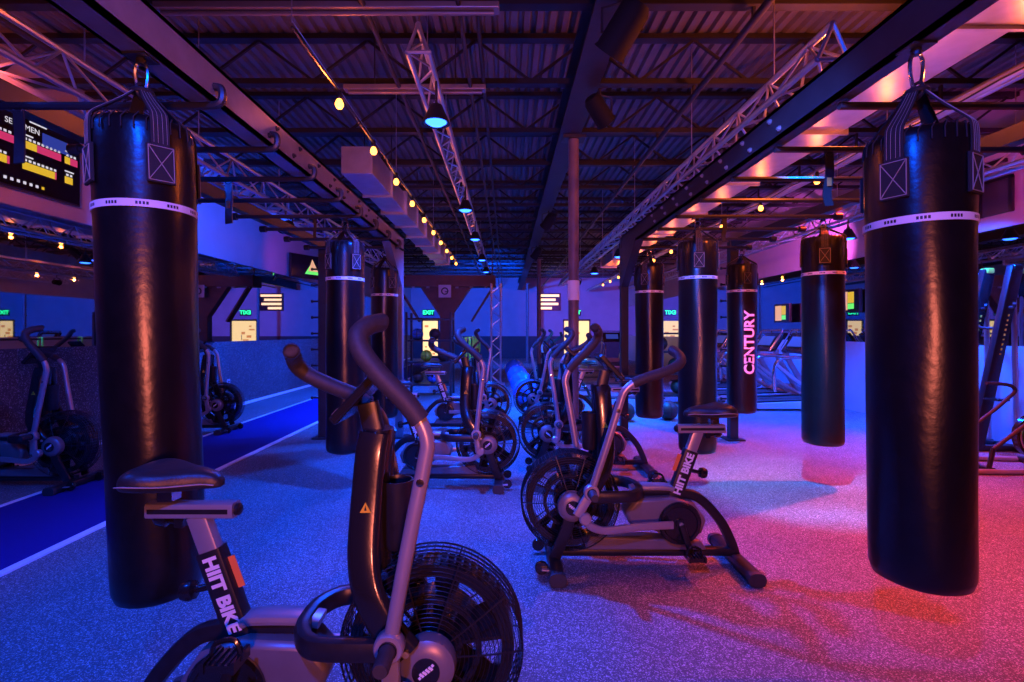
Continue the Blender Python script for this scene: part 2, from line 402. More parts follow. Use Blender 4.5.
truss('aluminium truss ending just inside the right bag rig beam', 1.93, 3.06, 3.27, 2.95, 17.5, .18, .24, (3.6, 5.2, 7.5, 10, 13, 16))
truss('aluminium truss along the right wall in front of the mirror', 5.3, 3.18, 3.42, 3.0, 18, .2, .3, (3.4, 5.2, 8, 11, 15))

# blue lamps
def blue_lamp(x, y, z, ztop, lab, energy, target=None, ang=115, group='blue lamps on the middle truss', lit=True):
    t = thing('blue_lamp', (x, y, z), lab, 'lamp', group)
    MB().lathe([(.0, .15), (.05, .15), (.07, .10), (.105, .03), (.115, 0), (.10, .003), (.09, .02)], 20).build('shade', M_black, t)
    MB().lathe([(0, -.012), (.06, -.008), (.088, .012), (0, .014)], 20).build('lens', M_blens, t)
    m = MB().tube([(0, 0, .14), (0, 0, ztop - z)], .012, 6); m.ring((0, 0, .16), .03, .008, 'x', 16, 5)
    m.build('yoke', M_rigdark, t)
    if lit: spot('blue light', (x, y, z - .03), target or (x, y, 0), BLUE, energy, ang, .7, .07)
    return t
for i, y in enumerate((4.15, 7.15, 9.4, 12.1, 14.5)):
    blue_lamp(-.58, y, 3.18, 3.54, 'round blue lamp under the middle truss, %s to the viewer' % ORD[i], 1350 if i < 3 else 900)

# festoon strings
def festoon(x, z, ys, lab, energy, every=1, sag=.03, strong=()):
    t = thing('string_light', (x, ys[0], z), lab, 'string lights')
    y0 = ys[0] - .9; pts = []
    n = 60
    for i in range(n + 1):
        y = y0 + (ys[-1] + .6 - y0) * i / n
        pts.append((.0, y - ys[0], -sag * abs(math.sin((y - ys[0]) * 2.2))))
    MB().tube(pts, .008, 5).build('cable', M_black, t)
    MB().tube([(0, y0 - ys[0], .012), (0, ys[-1] + .6 - ys[0], .012)], .004, 4).build('catenary_wire', M_alu, t)
    for y in (y0, ys[2], ys[min(5, len(ys) - 1)], ys[-1]):
        MB().tube([(0, y - ys[0], 0), (0, y - ys[0], ZC - z + .01)], .004, 4).build('hanging_wire', M_alu, t)
    for i, y in enumerate(ys):
        b = MB().lathe([(0, -.145), (.022, -.138), (.034, -.115), (.034, -.10), (.022, -.072), (.014, -.06)], 14).build('bulb', M_bulb, t, loc=(0, y - ys[0], 0))
        MB().lathe([(.018, -.066), (.02, -.06), (.02, -.005), (.008, .01)], 12).build('socket', M_black, b)
        if i == 0 and not strong: point('bulb light', (x, y, z - .2), ORANGE, 24, .03)
        if i < len(strong): spot('bulb light', (x, y, z - .17), (x - .25, y, 0), RED, strong[i], 98, .45, .03)
        if i % every == 0: point('bulb light', (x, y, z - .19), ORANGE, energy * every, .03)
festoon(-1.35, 3.40, [4.05 + 1.05 * i for i in range(10)], 'string of orange bulbs beside the left bag rig', 2)
festoon(3.72, 3.36, [2.2, 3.54, 4.88, 5.98] + [7.3 + 1.32 * i for i in range(10)], 'string of orange bulbs beyond the right bag rig', 9, strong=(280, 110, 900))

# ------------------------------------------------------------------ bag rigs
ZB0, ZB1 = 2.56, 2.74
def rig(lab, sx, xi, xo, xin_face, y0, y1, ypost_o):
    """sx: +1 right rig, -1 left rig; xi inner beam centre, xo outer beam centre"""
    t = thing('bag_rig', (xi, y1, 0), lab, 'bag rig')
    W = .14 if sx < 0 else .09
    m = MB(); L = y1 - y0; yc = (y0 - y1) / 2
    m.box((0, yc, (ZB0 + ZB1) / 2), (.02 * 1, L, ZB1 - ZB0))
    m2 = MB().box((-sx * (W / 2 - .01), yc, (ZB0 + ZB1) / 2), (.02, L, ZB1 - ZB0))
    m2.box((0, yc, ZB1 - .01), (W, L, .02)).box((0, yc, ZB0 + .01), (W, L, .02)).box((sx * (W / 2 - .01), yc, (ZB0 + ZB1) / 2), (.02, L, ZB1 - ZB0))
    m2.build('inner_beam', M_beam if sx < 0 else M_rigdark, t, smooth=0)
    MB().box((xo - xi, yc + .3, (ZB0 + ZB1) / 2 - .02), (.09, L - .6, .1)).build('outer_beam', M_rigdark, t, smooth=0)
    for i in range(8):
        for dz in (.05, .13):
            yb = -3.9 + i * .34 + (0 if dz < .1 else .1)
            MB().lathe([(.016, 0), (.016, .008), (.009, .009), (.009, .018), (0, .018)], 8, T(-sx * W / 2, yb, ZB0 + dz) @ AX('x' if sx < 0 else '-x')).build('bolt', M_rigdark if sx < 0 else M_silver, t)
    # posts with gussets
    MB().box((0, .05, ZB1 / 2), (.10, .10, ZB1 - .02)).build('post', M_beam if sx < 0 else M_rigdark, t, smooth=0, bevel=.006)
    MB().prism([(0, ZB0 + .02), (-.75, ZB0 + .02), (0, ZB0 - .5)], -.05, .05, 'x').build('gusset', M_beam if sx < 0 else M_rigdark, t, smooth=0)
    MB().box((0, .05, .01), (.24, .24, .02)).build('base_plate', M_rigdark, t, smooth=0)
    MB().box((xo - xi, ypost_o - y1, ZB1 / 2 - .03), (.11, .11, ZB1 - .08)).build('post', M_rigdark, t, smooth=0, bevel=.006)
    MB().box((xo - xi, ypost_o - y1, .01), (.24, .24, .02)).build('base_plate', M_rigdark, t, smooth=0)
    for q in range(9):
        zz = .55 + q * .22
        MB().lathe([(.012, 0), (.012, .09), (.02, .09), (.02, .11), (0, .11)], 8, T(xo - xi - .055, ypost_o - y1, zz) @ AX('-x')).build('peg', M_rigdark, t)
    # pull-up bars between the beams
    y = y0 + 1.05; k = 0
    while y < y1 - .2:
        a = -sx * (W / 2 - .02); b = xo - xi + sx * .06; z = 2.535
        if sx < 0:
            pts = spline([(b, y - y1, z), (-.2, y - y1, z), (a - .02, y - y1, z + .001), (a + .045, y - y1, z + .012), (a + .06, y - y1, z + .05), (a + .05, y - y1, z + .085), (a + .02, y - y1, z + .092)], 4)
        else: pts = [(a + .02, y - y1, z), (b, y - y1, z)]
        MB().tube(pts, .019, 8).build('pull_up_bar', M_rigdark, t)
        if k % 1 == 0: MB().lathe([(.034, -.03), (.034, .03)], 10, T(b, y - y1, z) @ AX('x')).build('clamp', M_rigdark, t)
        y += .575; k += 1
    return t
rig('left heavy-bag rig of bolted beam, posts and pull-up bars', -1, -1.47, -2.5, -1.4, 1.35, 6.85, 6.85)
rig('right heavy-bag rig of dark beam, posts and pull-up bars', 1, 1.605, 3.06, 1.56, 1.35, 6.75, 6.75)

# ------------------------------------------------------------------ heavy bags
def heavy_bag(name_label, x, y, r=.172, zt=2.32, zb=.38, zh=2.56, taper=1., rot=0., lean=0., lettering=False, detail=True, group=None):
    t = thing('heavy_bag', (x, y, zh), name_label, 'punching bag', 'hanging heavy bags')
    H = zt - zb; o = -zh
    rnd = random.Random(int(x * 100 + y * 10))
    prof = [(0, zb), (r * .80, zb), (r * .93, zb + .012), (r * .99, zb + .045)]
    n = 26
    for i in range(1, n):
        u = i / n; prof.append((r, zb + .05 + (H - .10) * u))
    prof += [(r * .99, zt - .035), (r * .95, zt - .008), (r * .90, zt), (r * .86, zt - .008), (0, zt - .015)]
    m = MB(); N = 48; vs = []; fs = []; K = len(prof)
    ph = [rnd.uniform(0, 6.28) for _ in range(6)]
    for i in range(N):
        a = 2 * PI * i / N
        for rr, z in prof:
            u = (z - zb) / H
            tp = taper + (1 - taper) * u
            wob = 1 + .012 * math.sin(3 * a + ph[0] + 5 * u) * math.sin(7 * u + ph[1]) + .008 * math.sin(5 * a + ph[2] + 9 * u) + .010 * math.sin(2 * a + ph[3]) * (1 - u) + .006 * math.sin(11 * u + ph[4])
            if rr > r * .85: q = rr * tp * wob
            else: q = rr * tp
            vs.append((q * math.cos(a), q * math.sin(a), z + o))
    for i in range(N):
        j = (i + 1) % N
        for q in range(K - 1): fs.append((i * K + q, j * K + q, j * K + q + 1, i * K + q + 1))
    m.add(vs, fs).build('body', M_vinyl, t, smooth=60)
    # lace ring of grommets / skirt round the top
    m = MB()
    for i in range(28):
        a = 2 * PI * i / 28
        p = V((r * math.cos(a), r * math.sin(a), 0)); q = V((r * .93 * math.cos(a + .09), r * .93 * math.sin(a + .09), 0))
        m.tube([p * 1.01 + V((0, 0, zt - .06 + o)), p * 1.0 + V((0, 0, zt - .02 + o)), q + V((0, 0, zt + .006 + o)), q * .9 + V((0, 0, zt + .004 + o))], .0028, 5)
    m.build('lacing', M_strap, t)
    # printed band
    zz = zt - .34; rb = r * (taper + (1 - taper) * (zz - zb) / H) * 1.026
    MB().lathe([(rb * .97, -.014), (rb, -.014), (rb, .014), (rb * .97, .014), (rb * .97, -.014)], 48).build('printed_band', M_band, t, loc=(0, 0, zz + o))
    # four straps: sewn patch on the body side, over the rim, up to the ring
    zr = zt + (zh - zt) * .52
    for k in range(4):
        a = rot + PI / 2 * k + PI / 4
        R3 = Matrix.Rotation(a, 3, 'Z'); w = .062
        path = [(r * 1.012, zt - .245), (r * 1.018, zt - .13), (r * 1.02, zt - .05), (r * 1.0, zt - .005), (r * .93, zt + .018), (r * .62, zt + .018 + (zr - zt - .018) * .36), (r * .36, zt + .018 + (zr - zt - .018) * .68), (.022, zr)]
        pts = spline([(p[0], 0, p[1] + o) for p in path], 4)
        ns = len(pts); scl = [1 if i < ns * .55 else 1 - .45 * (i - ns * .55) / (ns * .45) for i in range(ns)]
        ss = MB(); ss.sweep(pts, [(w / 2, .0025), (-w / 2, .0025), (-w / 2, -.0025), (w / 2, -.0025)], (0, 1, 0) if False else None, scl=None)
        # explicit ribbon: width along tangent of the rim
        rb_ = MB(); vs = []; fs = []
        for i, p in enumerate(pts):
            d = V((pts[min(i + 1, ns - 1)] - pts[max(i - 1, 0)])).normalized(); nn = V((d.z, 0, -d.x))
            ww = w / 2 * scl[i]
            for (aa, bb) in ((-ww, -.0025), (ww, -.0025), (ww, .0025), (-ww, .0025)):
                vs.append(R3 @ (V(p) + V((0, aa, 0)) + nn * bb))
        for i in range(ns - 1):
            for q in range(4): fs.append((i * 4 + q, i * 4 + (q + 1) % 4, i * 4 + 4 + (q + 1) % 4, i * 4 + 4 + q))
        fs += [(0, 1, 2, 3), tuple((ns - 1) * 4 + q for q in (3, 2, 1, 0))]
        st = rb_.add(vs, fs).build('strap', M_strap, t)
        sm = MB()
        def cyl(yy, z):      # point on the patch surface
            return R3 @ V((r * 1.01 + .0085, yy, z + o))
        x0, x1, z0, z1 = -.042, .042, zt - .25, zt - .12
        for aa, bb in (((x0, z0), (x1, z0)), ((x1, z0), (x1, z1)), ((x1, z1), (x0, z1)), ((x0, z1), (x0, z0)), ((x0, z0), (x1, z1)), ((x0, z1), (x1, z0))):
            sm.bar(cyl(*aa), cyl(*bb), .0025, .0025)
        for off in (-.022, -.008, .008, .022):
            sp = []
            for i, p in enumerate(pts):
                if i < 5: continue
                d = V((pts[min(i + 1, ns - 1)] - pts[max(i - 1, 0)])).normalized(); nn = V((d.z, 0, -d.x))
                sp.append(R3 @ (V(p) + V((0, off * scl[i], 0)) + (nn if nn.x > 0 or nn.z > 0 else -nn) * .0045))
            sm.tube(sp, .0008, 4)
        sm.build('stitching', M_thread, st)
        pm = MB(); pm.box(R3 @ V((r * 1.01 + .001, 0, zt - .185 + o)), (.012, .096, .145), R3)
        pm.build('sewn_patch', M_strap, st, smooth=0, bevel=.003)
    # ring + carabiner
    m = MB().ring((0, 0, zr + o), .03, .007, 'x', 20, 6).ring((0, 0, zr + o - .004), .034, .010, 'z', 20, 6)
    m.build('gather_ring', M_rigdark, t)
    h0, h1 = zr - .012 + o, -.018
    lp = []
    for i in range(24):
        a = 2 * PI * i / 24; ww = .024 + .009 * math.sin(a)
        lp.append((ww * math.cos(a), 0, (h0 + h1) / 2 + (h1 - h0) / 2 * math.sin(a)))
    MB().tube(lp, .007, 6, closed=True).build('carabiner', M_chrome, t)
    MB().lathe([(.018, -.03), (.018, .0)], 10).box((0, 0, -.004), (.09, .09, .008)).build('hook_plate', M_rigdark, t, smooth=0)
    t.rotation_euler = (0, lean, 0)
    if lettering:
        # word wrapped on the cylinder, reading upward
        lt = text('CENTURY', 'lettering', .21, M_white, t, Matrix.Identity(4), .0015, .006)
        me = lt.data; s = .80 / max(1e-6, max(v.co.x for v in me.vertices) - min(v.co.x for v in me.vertices))
        ang0 = lettering
        for v in me.vertices:
            u, w, e = v.co.x * s, v.co.y * s, v.co.z
            a = ang0 - w / r     # letter tops face screen left
            rad = r * 1.035 + e
            v.co = (rad * math.cos(a), rad * math.sin(a), zb + H * .475 + u + o)
        me.update()
    return t
heavy_bag('big black heavy bag hanging at the left front, behind the nearest bike seat', -1.475, 2.02, .176, 2.27, .40, 2.56, .90, .12, -.036)
heavy_bag('big black heavy bag hanging at the right front edge of the room', 1.60, 1.95, .172, 2.205, .49, 2.56, .98, -.30, -.008)
heavy_bag('black heavy bag hanging second along the left rig beam', -1.51, 4.70, .172, 2.28, .33, 2.52, 1, .1)
heavy_bag('black heavy bag hanging last on the left beam, beside the rig post', -1.56, 6.425, .168, 2.26, .36, 2.52, 1, 0)
heavy_bag('black heavy bag hanging second along the right beam, behind a bike seat', 1.80, 4.70, .172, 2.29, .33, 2.52, 1, .5)
heavy_bag('black heavy bag hanging last on the right beam, beside the dark post', 1.84, 6.425, .176, 2.30, .36, 2.52, 1, .2)
heavy_bag('heavy bag with white upright lettering, in front of the treadmills', 3.03, 6.425, .178, 2.31, .42, 2.52, 1, .7, 0, lettering=-PI / 2 - .45 + .55)
heavy_bag('black heavy bag hanging alone from the right outer bar, glowing blue', 2.98, 4.70, .176, 2.33, .40, 2.52, 1, .3)

# ------------------------------------------------------------------ air bikes (local: fan centre above the origin, rider faces +x)
FZ = .41; FR = .30
def make_bike(lab):
    t = thing('air_bike', (0, 0, 0), lab, 'exercise bike', 'air bikes')
    # main frame
    m = MB()
    m.rtube([(.10, 0, .085), (-1.03, 0, .085)], .06, .05, (0, 0, 1))
    for s in (-1, 1):
        m.rtube([(0, s * .135, FZ), (.03, s * .135, .28), (.10, s * .10, .09)], .07, .02, (0, 1, 0))
    u = spline([(-.08, -.165, .475), (-.25, -.165, .475), (-.36, -.15, .475), (-.415, -.08, .475), (-.425, 0, .475), (-.415, .08, .475), (-.36, .15, .475), (-.25, .165, .475), (-.08, .165, .475)], 4)
    m.rtube(u, .05, .07, (0, 0, 1), .4)
    m.rtube([(-.42, 0, .46), (-.70, 0, .455)], .05, .05, (0, 0, 1))
    m.rtube(spline([(-.66, 0, .45), (-.80, 0, .42), (-.93, 0, .29), (-1.0, 0, .16), (-1.03, 0, .07)], 5), .06, .055, (0, 1, 0))
    m.build('frame', M_black, t)
    # body covers
    b = MB().prism([(-.40, .43), (-.62, .44), (-.76, .40), (-.83, .30), (-.80, .22), (-.66, .17), (-.48, .25), (-.36, .27), (-.33, .35)], -.075, .075).build('body_cover', M_shroud, t, bevel=.02)
    MB().prism([(-.12, .20), (-.80, .17), (-.84, .11), (-.08, .11)], -.055, .055).build('lower_cover', M_shroud, t, bevel=.012)
    MB().rtube(spline([(-.38, 0, .475), (-.45, 0, .486), (-.60, 0, .486), (-.64, 0, .474)], 3), .085, .035, (0, 0, 1), .45).build('step_pad', M_silver, t)
    # fan cage
    m = MB(); R_ = [.085 + i * (.292 - .085) / 15 for i in range(16)]
    dish = lambda r: .105 - .035 * (r / .3) ** 2.5
    for s in (-1, 1):
        for r in R_: m.ring((0, s * dish(r), FZ), r, .0012, 'y', 56, 4)
        for i in range(10):
            a = 2 * PI * i / 10
            m.tube([(r * math.cos(a), s * (dish(r) - .004), FZ + r * math.sin(a)) for r in (.07, .15, .22, .27, .295)], .003, 5)
    for yy in (-.06, -.03, 0, .03, .06): m.ring((0, yy, FZ), FR, .003, 'y', 64, 4)
    for i in range(72):
        a = 2 * PI * i / 72; c, s_ = math.cos(a), math.sin(a)
        m.bar((.297 * c, -.07, FZ + .297 * s_), (.297 * c, .07, FZ + .297 * s_), .006, .003)
    cage = m.build('fan_cage', M_black, t, smooth=50)
    # rotor
    m = MB()
    m.lathe([(.10, -.045), (.10, .045)], 24, T(0, 0, FZ) @ AX('y'))
    prof = [(.232, -.05), (.272, -.05), (.272, .05), (.232, .05), (.232, -.05)]
    m.lathe(prof, 48, T(0, 0, FZ) @ AX('y'))
    m.lathe([(.145, -.05), (.165, -.05), (.165, .05), (.145, .05), (.145, -.05)], 40, T(0, 0, FZ) @ AX('y'))
    for i in range(6):
        a = 2 * PI * i / 6 + .3
        M = T(0, 0, FZ) @ Matrix.Rotation(-a, 4, 'Y')
        vs = [M @ V(p) for p in ((.09, -.045, -.022), (.09, .045, .022), (.09, .045, .034), (.09, -.045, -.010), (.24, -.05, -.045), (.24, .05, .035), (.24, .05, .047), (.24, -.05, -.033))]
        m.add(vs, [(0, 1, 2, 3), (4, 7, 6, 5), (0, 4, 5, 1), (1, 5, 6, 2), (2, 6, 7, 3), (3, 7, 4, 0)])
    m.build('fan_rotor', M_plast, t, smooth=30)
    for s in (-1, 1):
        ax = AX('y' if s > 0 else '-y')
        h = MB().lathe([(.088, 0), (.09, .02), (.086, .045), (.070, .058), (.045, .062), (0, .062)], 28, T(0, s * .11, FZ) @ ax).build('hub_cap', M_shroud, t)
        MB().lathe([(.043, 0), (.043, .006), (0, .006)], 24, T(0, s * .170, FZ) @ ax).build('hub_badge', M_plast, h)
        mm = MB()
        for q in range(5):
            for p in range(2):
                mm.box((-.018 + q * .009 + p * .003, s * .1765, FZ - .016 + q * .007 + p * .011), (.008, .002, .008), Matrix.Rotation(-.8, 3, 'Y'))
        mm.build('badge_mark', M_white, h, smooth=0)
    # mast: gloss shroud that forks round the fan
    m = MB()
    m.rtube(spline([(-.19, 0, .66), (-.203, 0, .80), (-.198, 0, 1.0), (-.188, 0, 1.08), (-.185, 0, 1.125)], 5), .10, .115, (0, 1, 0), .5, scl=None)
    for s in (-1, 1):
        m.rtube(spline([(-.06, s * .155, .46), (-.12, s * .155, .53), (-.18, s * .145, .63), (-.207, s * .115, .74), (-.207, s * .08, .90), (-.198, s * .06, 1.05), (-.19, s * .045, 1.115)], 5), .102, .045, (0, 1, 0), .45)
    mast = m.build('mast', M_plast, t, smooth=50)
    m = MB().lathe([(.038, 0), (.046, .02), (.048, .18), (.054, .23), (.050, .23), (.043, .18), (.041, .02), (0, .018)], 20, T(-.125, 0, .72)).build('bottle_holder', M_black, t)
    for s in (-1, 1):
        MB().prism([(-.220, .875), (-.184, .875), (-.202, .908)], s * .1085, s * .1105).build('warning_label', M_yellow, mast, smooth=0)
        MB().prism([(-.206, .882), (-.198, .882), (-.202, .899)], s * .1105, s * .1115).build('warning_mark', M_black, mast, smooth=0)
        for q, (xx, zz) in enumerate(((-.085, .495), (-.105, .535), (-.06, .47))):
            MB().lathe([(.011, 0), (.011, .01), (0, .012)], 8, T(xx, s * .176, zz) @ AX('y' if s > 0 else '-y')).build('bolt', M_silver, mast)
    # console
    A = math.radians(47)
    Rc = Matrix.Rotation(-A, 3, 'Y')
    c = MB().box((-.245, 0, 1.235), (.205, .21, .032), Rc).build('console', M_plast, t, smooth=0, bevel=.008)
    tag(MB().box(V((-.245, 0, 1.235)) + Rc @ V((0, 0, .0175)), (.12, .15, .003), Rc).build('display', M_screen, c, smooth=0), 'dark console display')
    MB().box(V((-.245, 0, 1.235)) + Rc @ V((-.078, 0, .018)), (.025, .16, .004), Rc).build('button_strip', M_shroud, c, smooth=0)
    MB().rtube([(-.20, 0, 1.10), (-.225, 0, 1.21)], .07, .05, (0, 1, 0)).build('console_neck', M_black, t)
    # seat post
    top = V((-.800, 0, .83)); bot = V((-.655, 0, .43)); d = (bot - top).normalized(); fr = V((-d.z, 0, d.x))
    mid = top + d * .125
    sp = MB().rtube([top, top + d * .3], .068, .045, (0, 1, 0), .2).build('seat_post', M_silver, t)
    MB().box(top + d * .06 + V((0, 0, 0)), (.016, .047, .12), d.to_track_quat('Z', 'Y').to_matrix()).build('scale_strip', M_black, sp, smooth=0)
    sl = MB().rtube([mid, bot + d * .02], .088, .058, (0, 1, 0), .2).build('post_sleeve', M_black, t)
    ctr = mid + (bot - mid) * .50
    for s in (-1, 1):
        ex = d if s < 0 else -d
        M = Matrix(((ex.x, fr.x, 0, ctr.x), (0, 0, s, s * .0298), (ex.z, fr.z, 0, ctr.z), (0, 0, 0, 1)))
        o = text('HIIT BIKE', 'lettering', .062, M_white, sl, Matrix.Identity(4), .0008, .0028)
        w_ = max(v.co.x for v in o.data.vertices) - min(v.co.x for v in o.data.vertices)
        o.data.transform(Matrix.Diagonal((.265 / w_, 1.0, 1, 1))); o.data.transform(M)
    tag(MB().box(mid + d * .10 + fr * .045, (.003, .045, .11), d.to_track_quat('Z', 'Y').to_matrix()).build('sticker', M_orangel, sl, smooth=0), 'orange sticker')
    kn = MB().lathe([(.012, 0), (.012, .06), (.03, .065), (.034, .085), (.028, .105), (0, .11)], 14, T(*(mid + d * .12 - fr * .035)) @ AX('-x') @ Matrix.Rotation(-.2, 4, 'Y')).build('adjuster_knob', M_plast, t)
    # seat slider
    s0 = MB().rtube([(-.965, 0, .848), (-.672, 0, .848)], .055, .052, (0, 0, 1), .2).build('seat_slider', M_silver, t)
    MB().box((-.822, 0, .848), (.27, .0565, .016)).build('slider_groove', M_black, s0, smooth=0)
    MB().lathe([(.02, 0), (.02, .012), (.012, .018), (0, .018)], 10, T(-.672, 0, .848) @ AX('x')).build('end_knob', M_black, s0)
    MB().lathe([(.010, 0), (.010, .04), (.024, .045), (.026, .075), (.015, .09), (0, .09)], 12, T(-.86, 0, .80) @ AX('-x') @ Matrix.Rotation(.25, 4, 'Y')).bar((-.86, 0, .84), (-.86, 0, .79), .03, .03).build('slide_lock', M_plast, s0)
    # seat: broad back tapering to the nose
    st = [(-1.03, .035, .950, .03), (-1.015, .098, .962, .075), (-.975, .126, .972, .095), (-.925, .122, .970, .095), (-.87, .095, .962, .085), (-.82, .060, .957, .075), (-.77, .041, .956, .062), (-.735, .031, .950, .046), (-.712, .014, .941, .02)]
    vs = []; fs = []; n = 14
    for (x, w, z, h) in st:
        for i in range(n):
            a = 2 * PI * i / n; cy, cz = math.cos(a), math.sin(a)
            zz = cz * h * .5 if cz < 0 else cz * h * .5
            vs.append((x, w * math.copysign(abs(cy) ** .8, cy), z + zz - (.014 * (1 - abs(cy)) * (1 if cz > 0 else 0) if x < -.85 else 0) - .012 * abs(cy) * (cz < .3)))
    for i in range(len(st) - 1):
        for q in range(n): fs.append((i * n + q, i * n + (q + 1) % n, i * n + n + (q + 1) % n, i * n + n + q))
    fs += [tuple(range(n)), tuple((len(st) - 1) * n + q for q in range(n - 1, -1, -1))]
    se = MB().add(vs, fs).build('seat', M_seat, t, smooth=80)
    for s in (-1, 1):
        pp = [(x + .004, s * w * 1.01, z - .012) for (x, w, z, h) in st[1:8]]
        MB().tube(spline(pp, 4), .0025, 5).build('seat_seam', M_thread, se)
    se.modifiers.new('sub', 'SUBSURF').levels = 1; se.modifiers['sub'].render_levels = 2
    MB().bar((-.90, 0, .88), (-.90, 0, .955), .05, .05).box((-.90, 0, .945), (.16, .05, .012)).build('seat_clamp', M_chrome, t, smooth=0)
    # crank discs, arms, pedals
    for s in (-1, 1):
        ax = AX('y' if s > 0 else '-y')
        cd = MB().lathe([(.128, 0), (.130, .012), (.122, .022), (.105, .024), (.10, .018), (.03, .018), (.028, .03), (0, .03)], 32, T(-.66, s * .078, .29) @ ax).build('crank_disc', M_plast, t)
        MB().lathe([(.014, 0), (.014, .012), (0, .014)], 10, T(-.66, s * .107, .29) @ ax).build('crank_bolt', M_silver, cd)
        q = V((-.66 - .055, s * .125, .29 - .165)) if s > 0 else V((-.66 + .055, s * .125, .29 + .165))
        ca = MB().rtube([(-.66, s * .118, .29), q], .036, .022, (0, 1, 0)).build('crank_arm', M_black, t)
        p = MB(); pc = q + V((0, s * .06, 0))
        p.box(pc, (.095, .085, .022)); p.box(pc + V((.045, 0, .004)), (.012, .095, .034)); p.box(pc - V((.045, 0, -.004)), (.012, .095, .034)); p.tube([q, pc], .010, 8)
        for k in range(4): p.box(pc + V((-.03 + .02 * k, 0, .014)), (.006, .08, .008))
        p.tube(spline([pc + V((-.045, 0, .0)), pc + V((-.03, 0, .05)), pc + V((.03, 0, .06)), pc + V((.05, 0, .0))], 4), .008, 6)
        p.build('pedal', M_plast, ca, smooth=30)
        # linkage: bracket under the pivot and rod to the crank
        rd = MB().rtube(spline([(-.065, s * .215, .365), (-.09, s * .21, .325), (-.15, s * .20, .295), (-.22, s * .19, .288), (-.42, s * .165, .30), (-.60, s * .14, .30)], 5), .046, .022, (0, 1, 0), .35).build('connecting_rod', M_silver, t)
        MB().lathe([(.034, 0), (.036, .01), (.036, .034), (.028, .042), (0, .042)], 18, T(-.065, s * .195, .365) @ ax).build('rod_joint', M_silver, rd)
        # foot peg
        MB().lathe([(.024, 0), (.024, .09), (.02, .10), (0, .10)], 14, T(-.10, s * .235, .52) @ ax).build('foot_peg', M_rubber, t)
        # swinging arm, origin at the pivot
        a = MB()
        pts = [(0, 0, .02), (.0, 0, .30), (.004, s * .012, .58)] ; pth = spline([(0, 0, .03), (0, s * .005, .30), (.004, s * .012, .55), (.0, s * .015, .62), (-.035, s * .018, .68), (-.085, s * .02, .725)], 6)
        a.tube(pth, .0225, 12)
        a.lathe([(.040, -.018), (.045, -.012), (.045, .022), (.040, .028)], 20, AX('y' if s > 0 else '-y'))
        a.rtube([(0, 0, .0), (.035, 0, -.155)], .055, .03, (0, 1, 0), .35)
        arm = a.build('arm', M_silver, t, loc=(-.10, s * .215, .52))
        g = MB().tube(spline([(-.03, s * .018, .676), (-.085, s * .02, .725), (-.17, s * .02, .785), (-.235, s * .012, .84), (-.262, s * -.005, .885), (-.250, s * -.045, .918), (-.229, s * -.10, .934), (-.225, s * -.11, .935)], 7), .0300, 14, scl=[1] * 43 + [1, .99, .97, .93, .87, .77, .55]).build('grip', M_rubber, arm)
        MB().lathe([(.012, 0), (.012, .004), (0, .005)], 10, T(.004, s * .03, .50) @ ax).build('arm_bolt', M_chrome, arm)
        MB().lathe([(.028, 0), (.028, .008), (0, .008)], 16, T(0, s * .026, 0) @ ax).build('pivot_cap', M_plast, arm)
    # stabilisers
    for x, nm in ((.10, 'front_stabilizer'), (-1.03, 'rear_stabilizer')):
        sb = MB().rtube([(x, -.27, .045), (x, .27, .045)], .085, .065, (0, 0, 1), .35).build(nm, M_black, t)
        for s in (-1, 1):
            MB().rtube([(x, s * .262, .042), (x, s * .295, .042)], .10, .078, (0, 0, 1), .4).build('end_cap', M_rubber, sb)
            if x > 0:
                w = MB().lathe([(.0, -.013), (.036, -.013), (.04, -.006), (.04, .006), (.036, .013), (0, .013)], 16, T(x + .085, s * .16, .055) @ AX('y')).build('wheel', M_plast, sb)
                MB().rtube([(x, s * .185, .05), (x + .085, s * .185, .055)], .008, .03, (0, 1, 0)).build('wheel_bracket', M_silver, sb)
    return t
def pose(b, x, y, rz, lab, neg, posi):
    b.location = (x, y, 0); b.rotation_euler = (0, 0, rz); b['label'] = lab
    for c in b.children:
        if c.name.split('.')[0] == 'arm':
            c.rotation_euler = (0, math.radians(neg if c.location.y < 0 else posi), 0)
bike = make_bike('x')
bikes = [
    (-.245, 1.70, 0, 'nearest air bike, cut by the bottom edge, fan to the right', 10.5, -13),
    (.395, 3.12, PI, 'air bike facing left on the purple floor, in full view', 9, -18),
    (-.17, 4.75, 0, 'air bike facing right, straight behind the nearest bike', 6, -14),
    (.43, 5.25, PI, 'air bike facing left in front of the thick steel column', -8, 8),
    (-.22, 7.35, 0, 'air bike facing right, third from the front in the left row', -10, 8),
    (.42, 7.9, PI, 'air bike facing left, just beyond the thick steel column', 10, -12),
    (.75, 10.6, PI, 'air bike facing left, farthest in the right row', -6, 10),
    (-4.12, 4.68, 0, 'air bike against the left speckled wall, left of the big front bag', 12, -12),
    (-4.12, 7.25, 0, 'air bike against the left wall, seen just right of the big front bag', 4, -10),
]
for i, (x, y, rz, lab, n_, p_) in enumerate(bikes):
    b = bike if i == 0 else copy_tree(bike)
    pose(b, x, y, rz, lab, n_, p_)

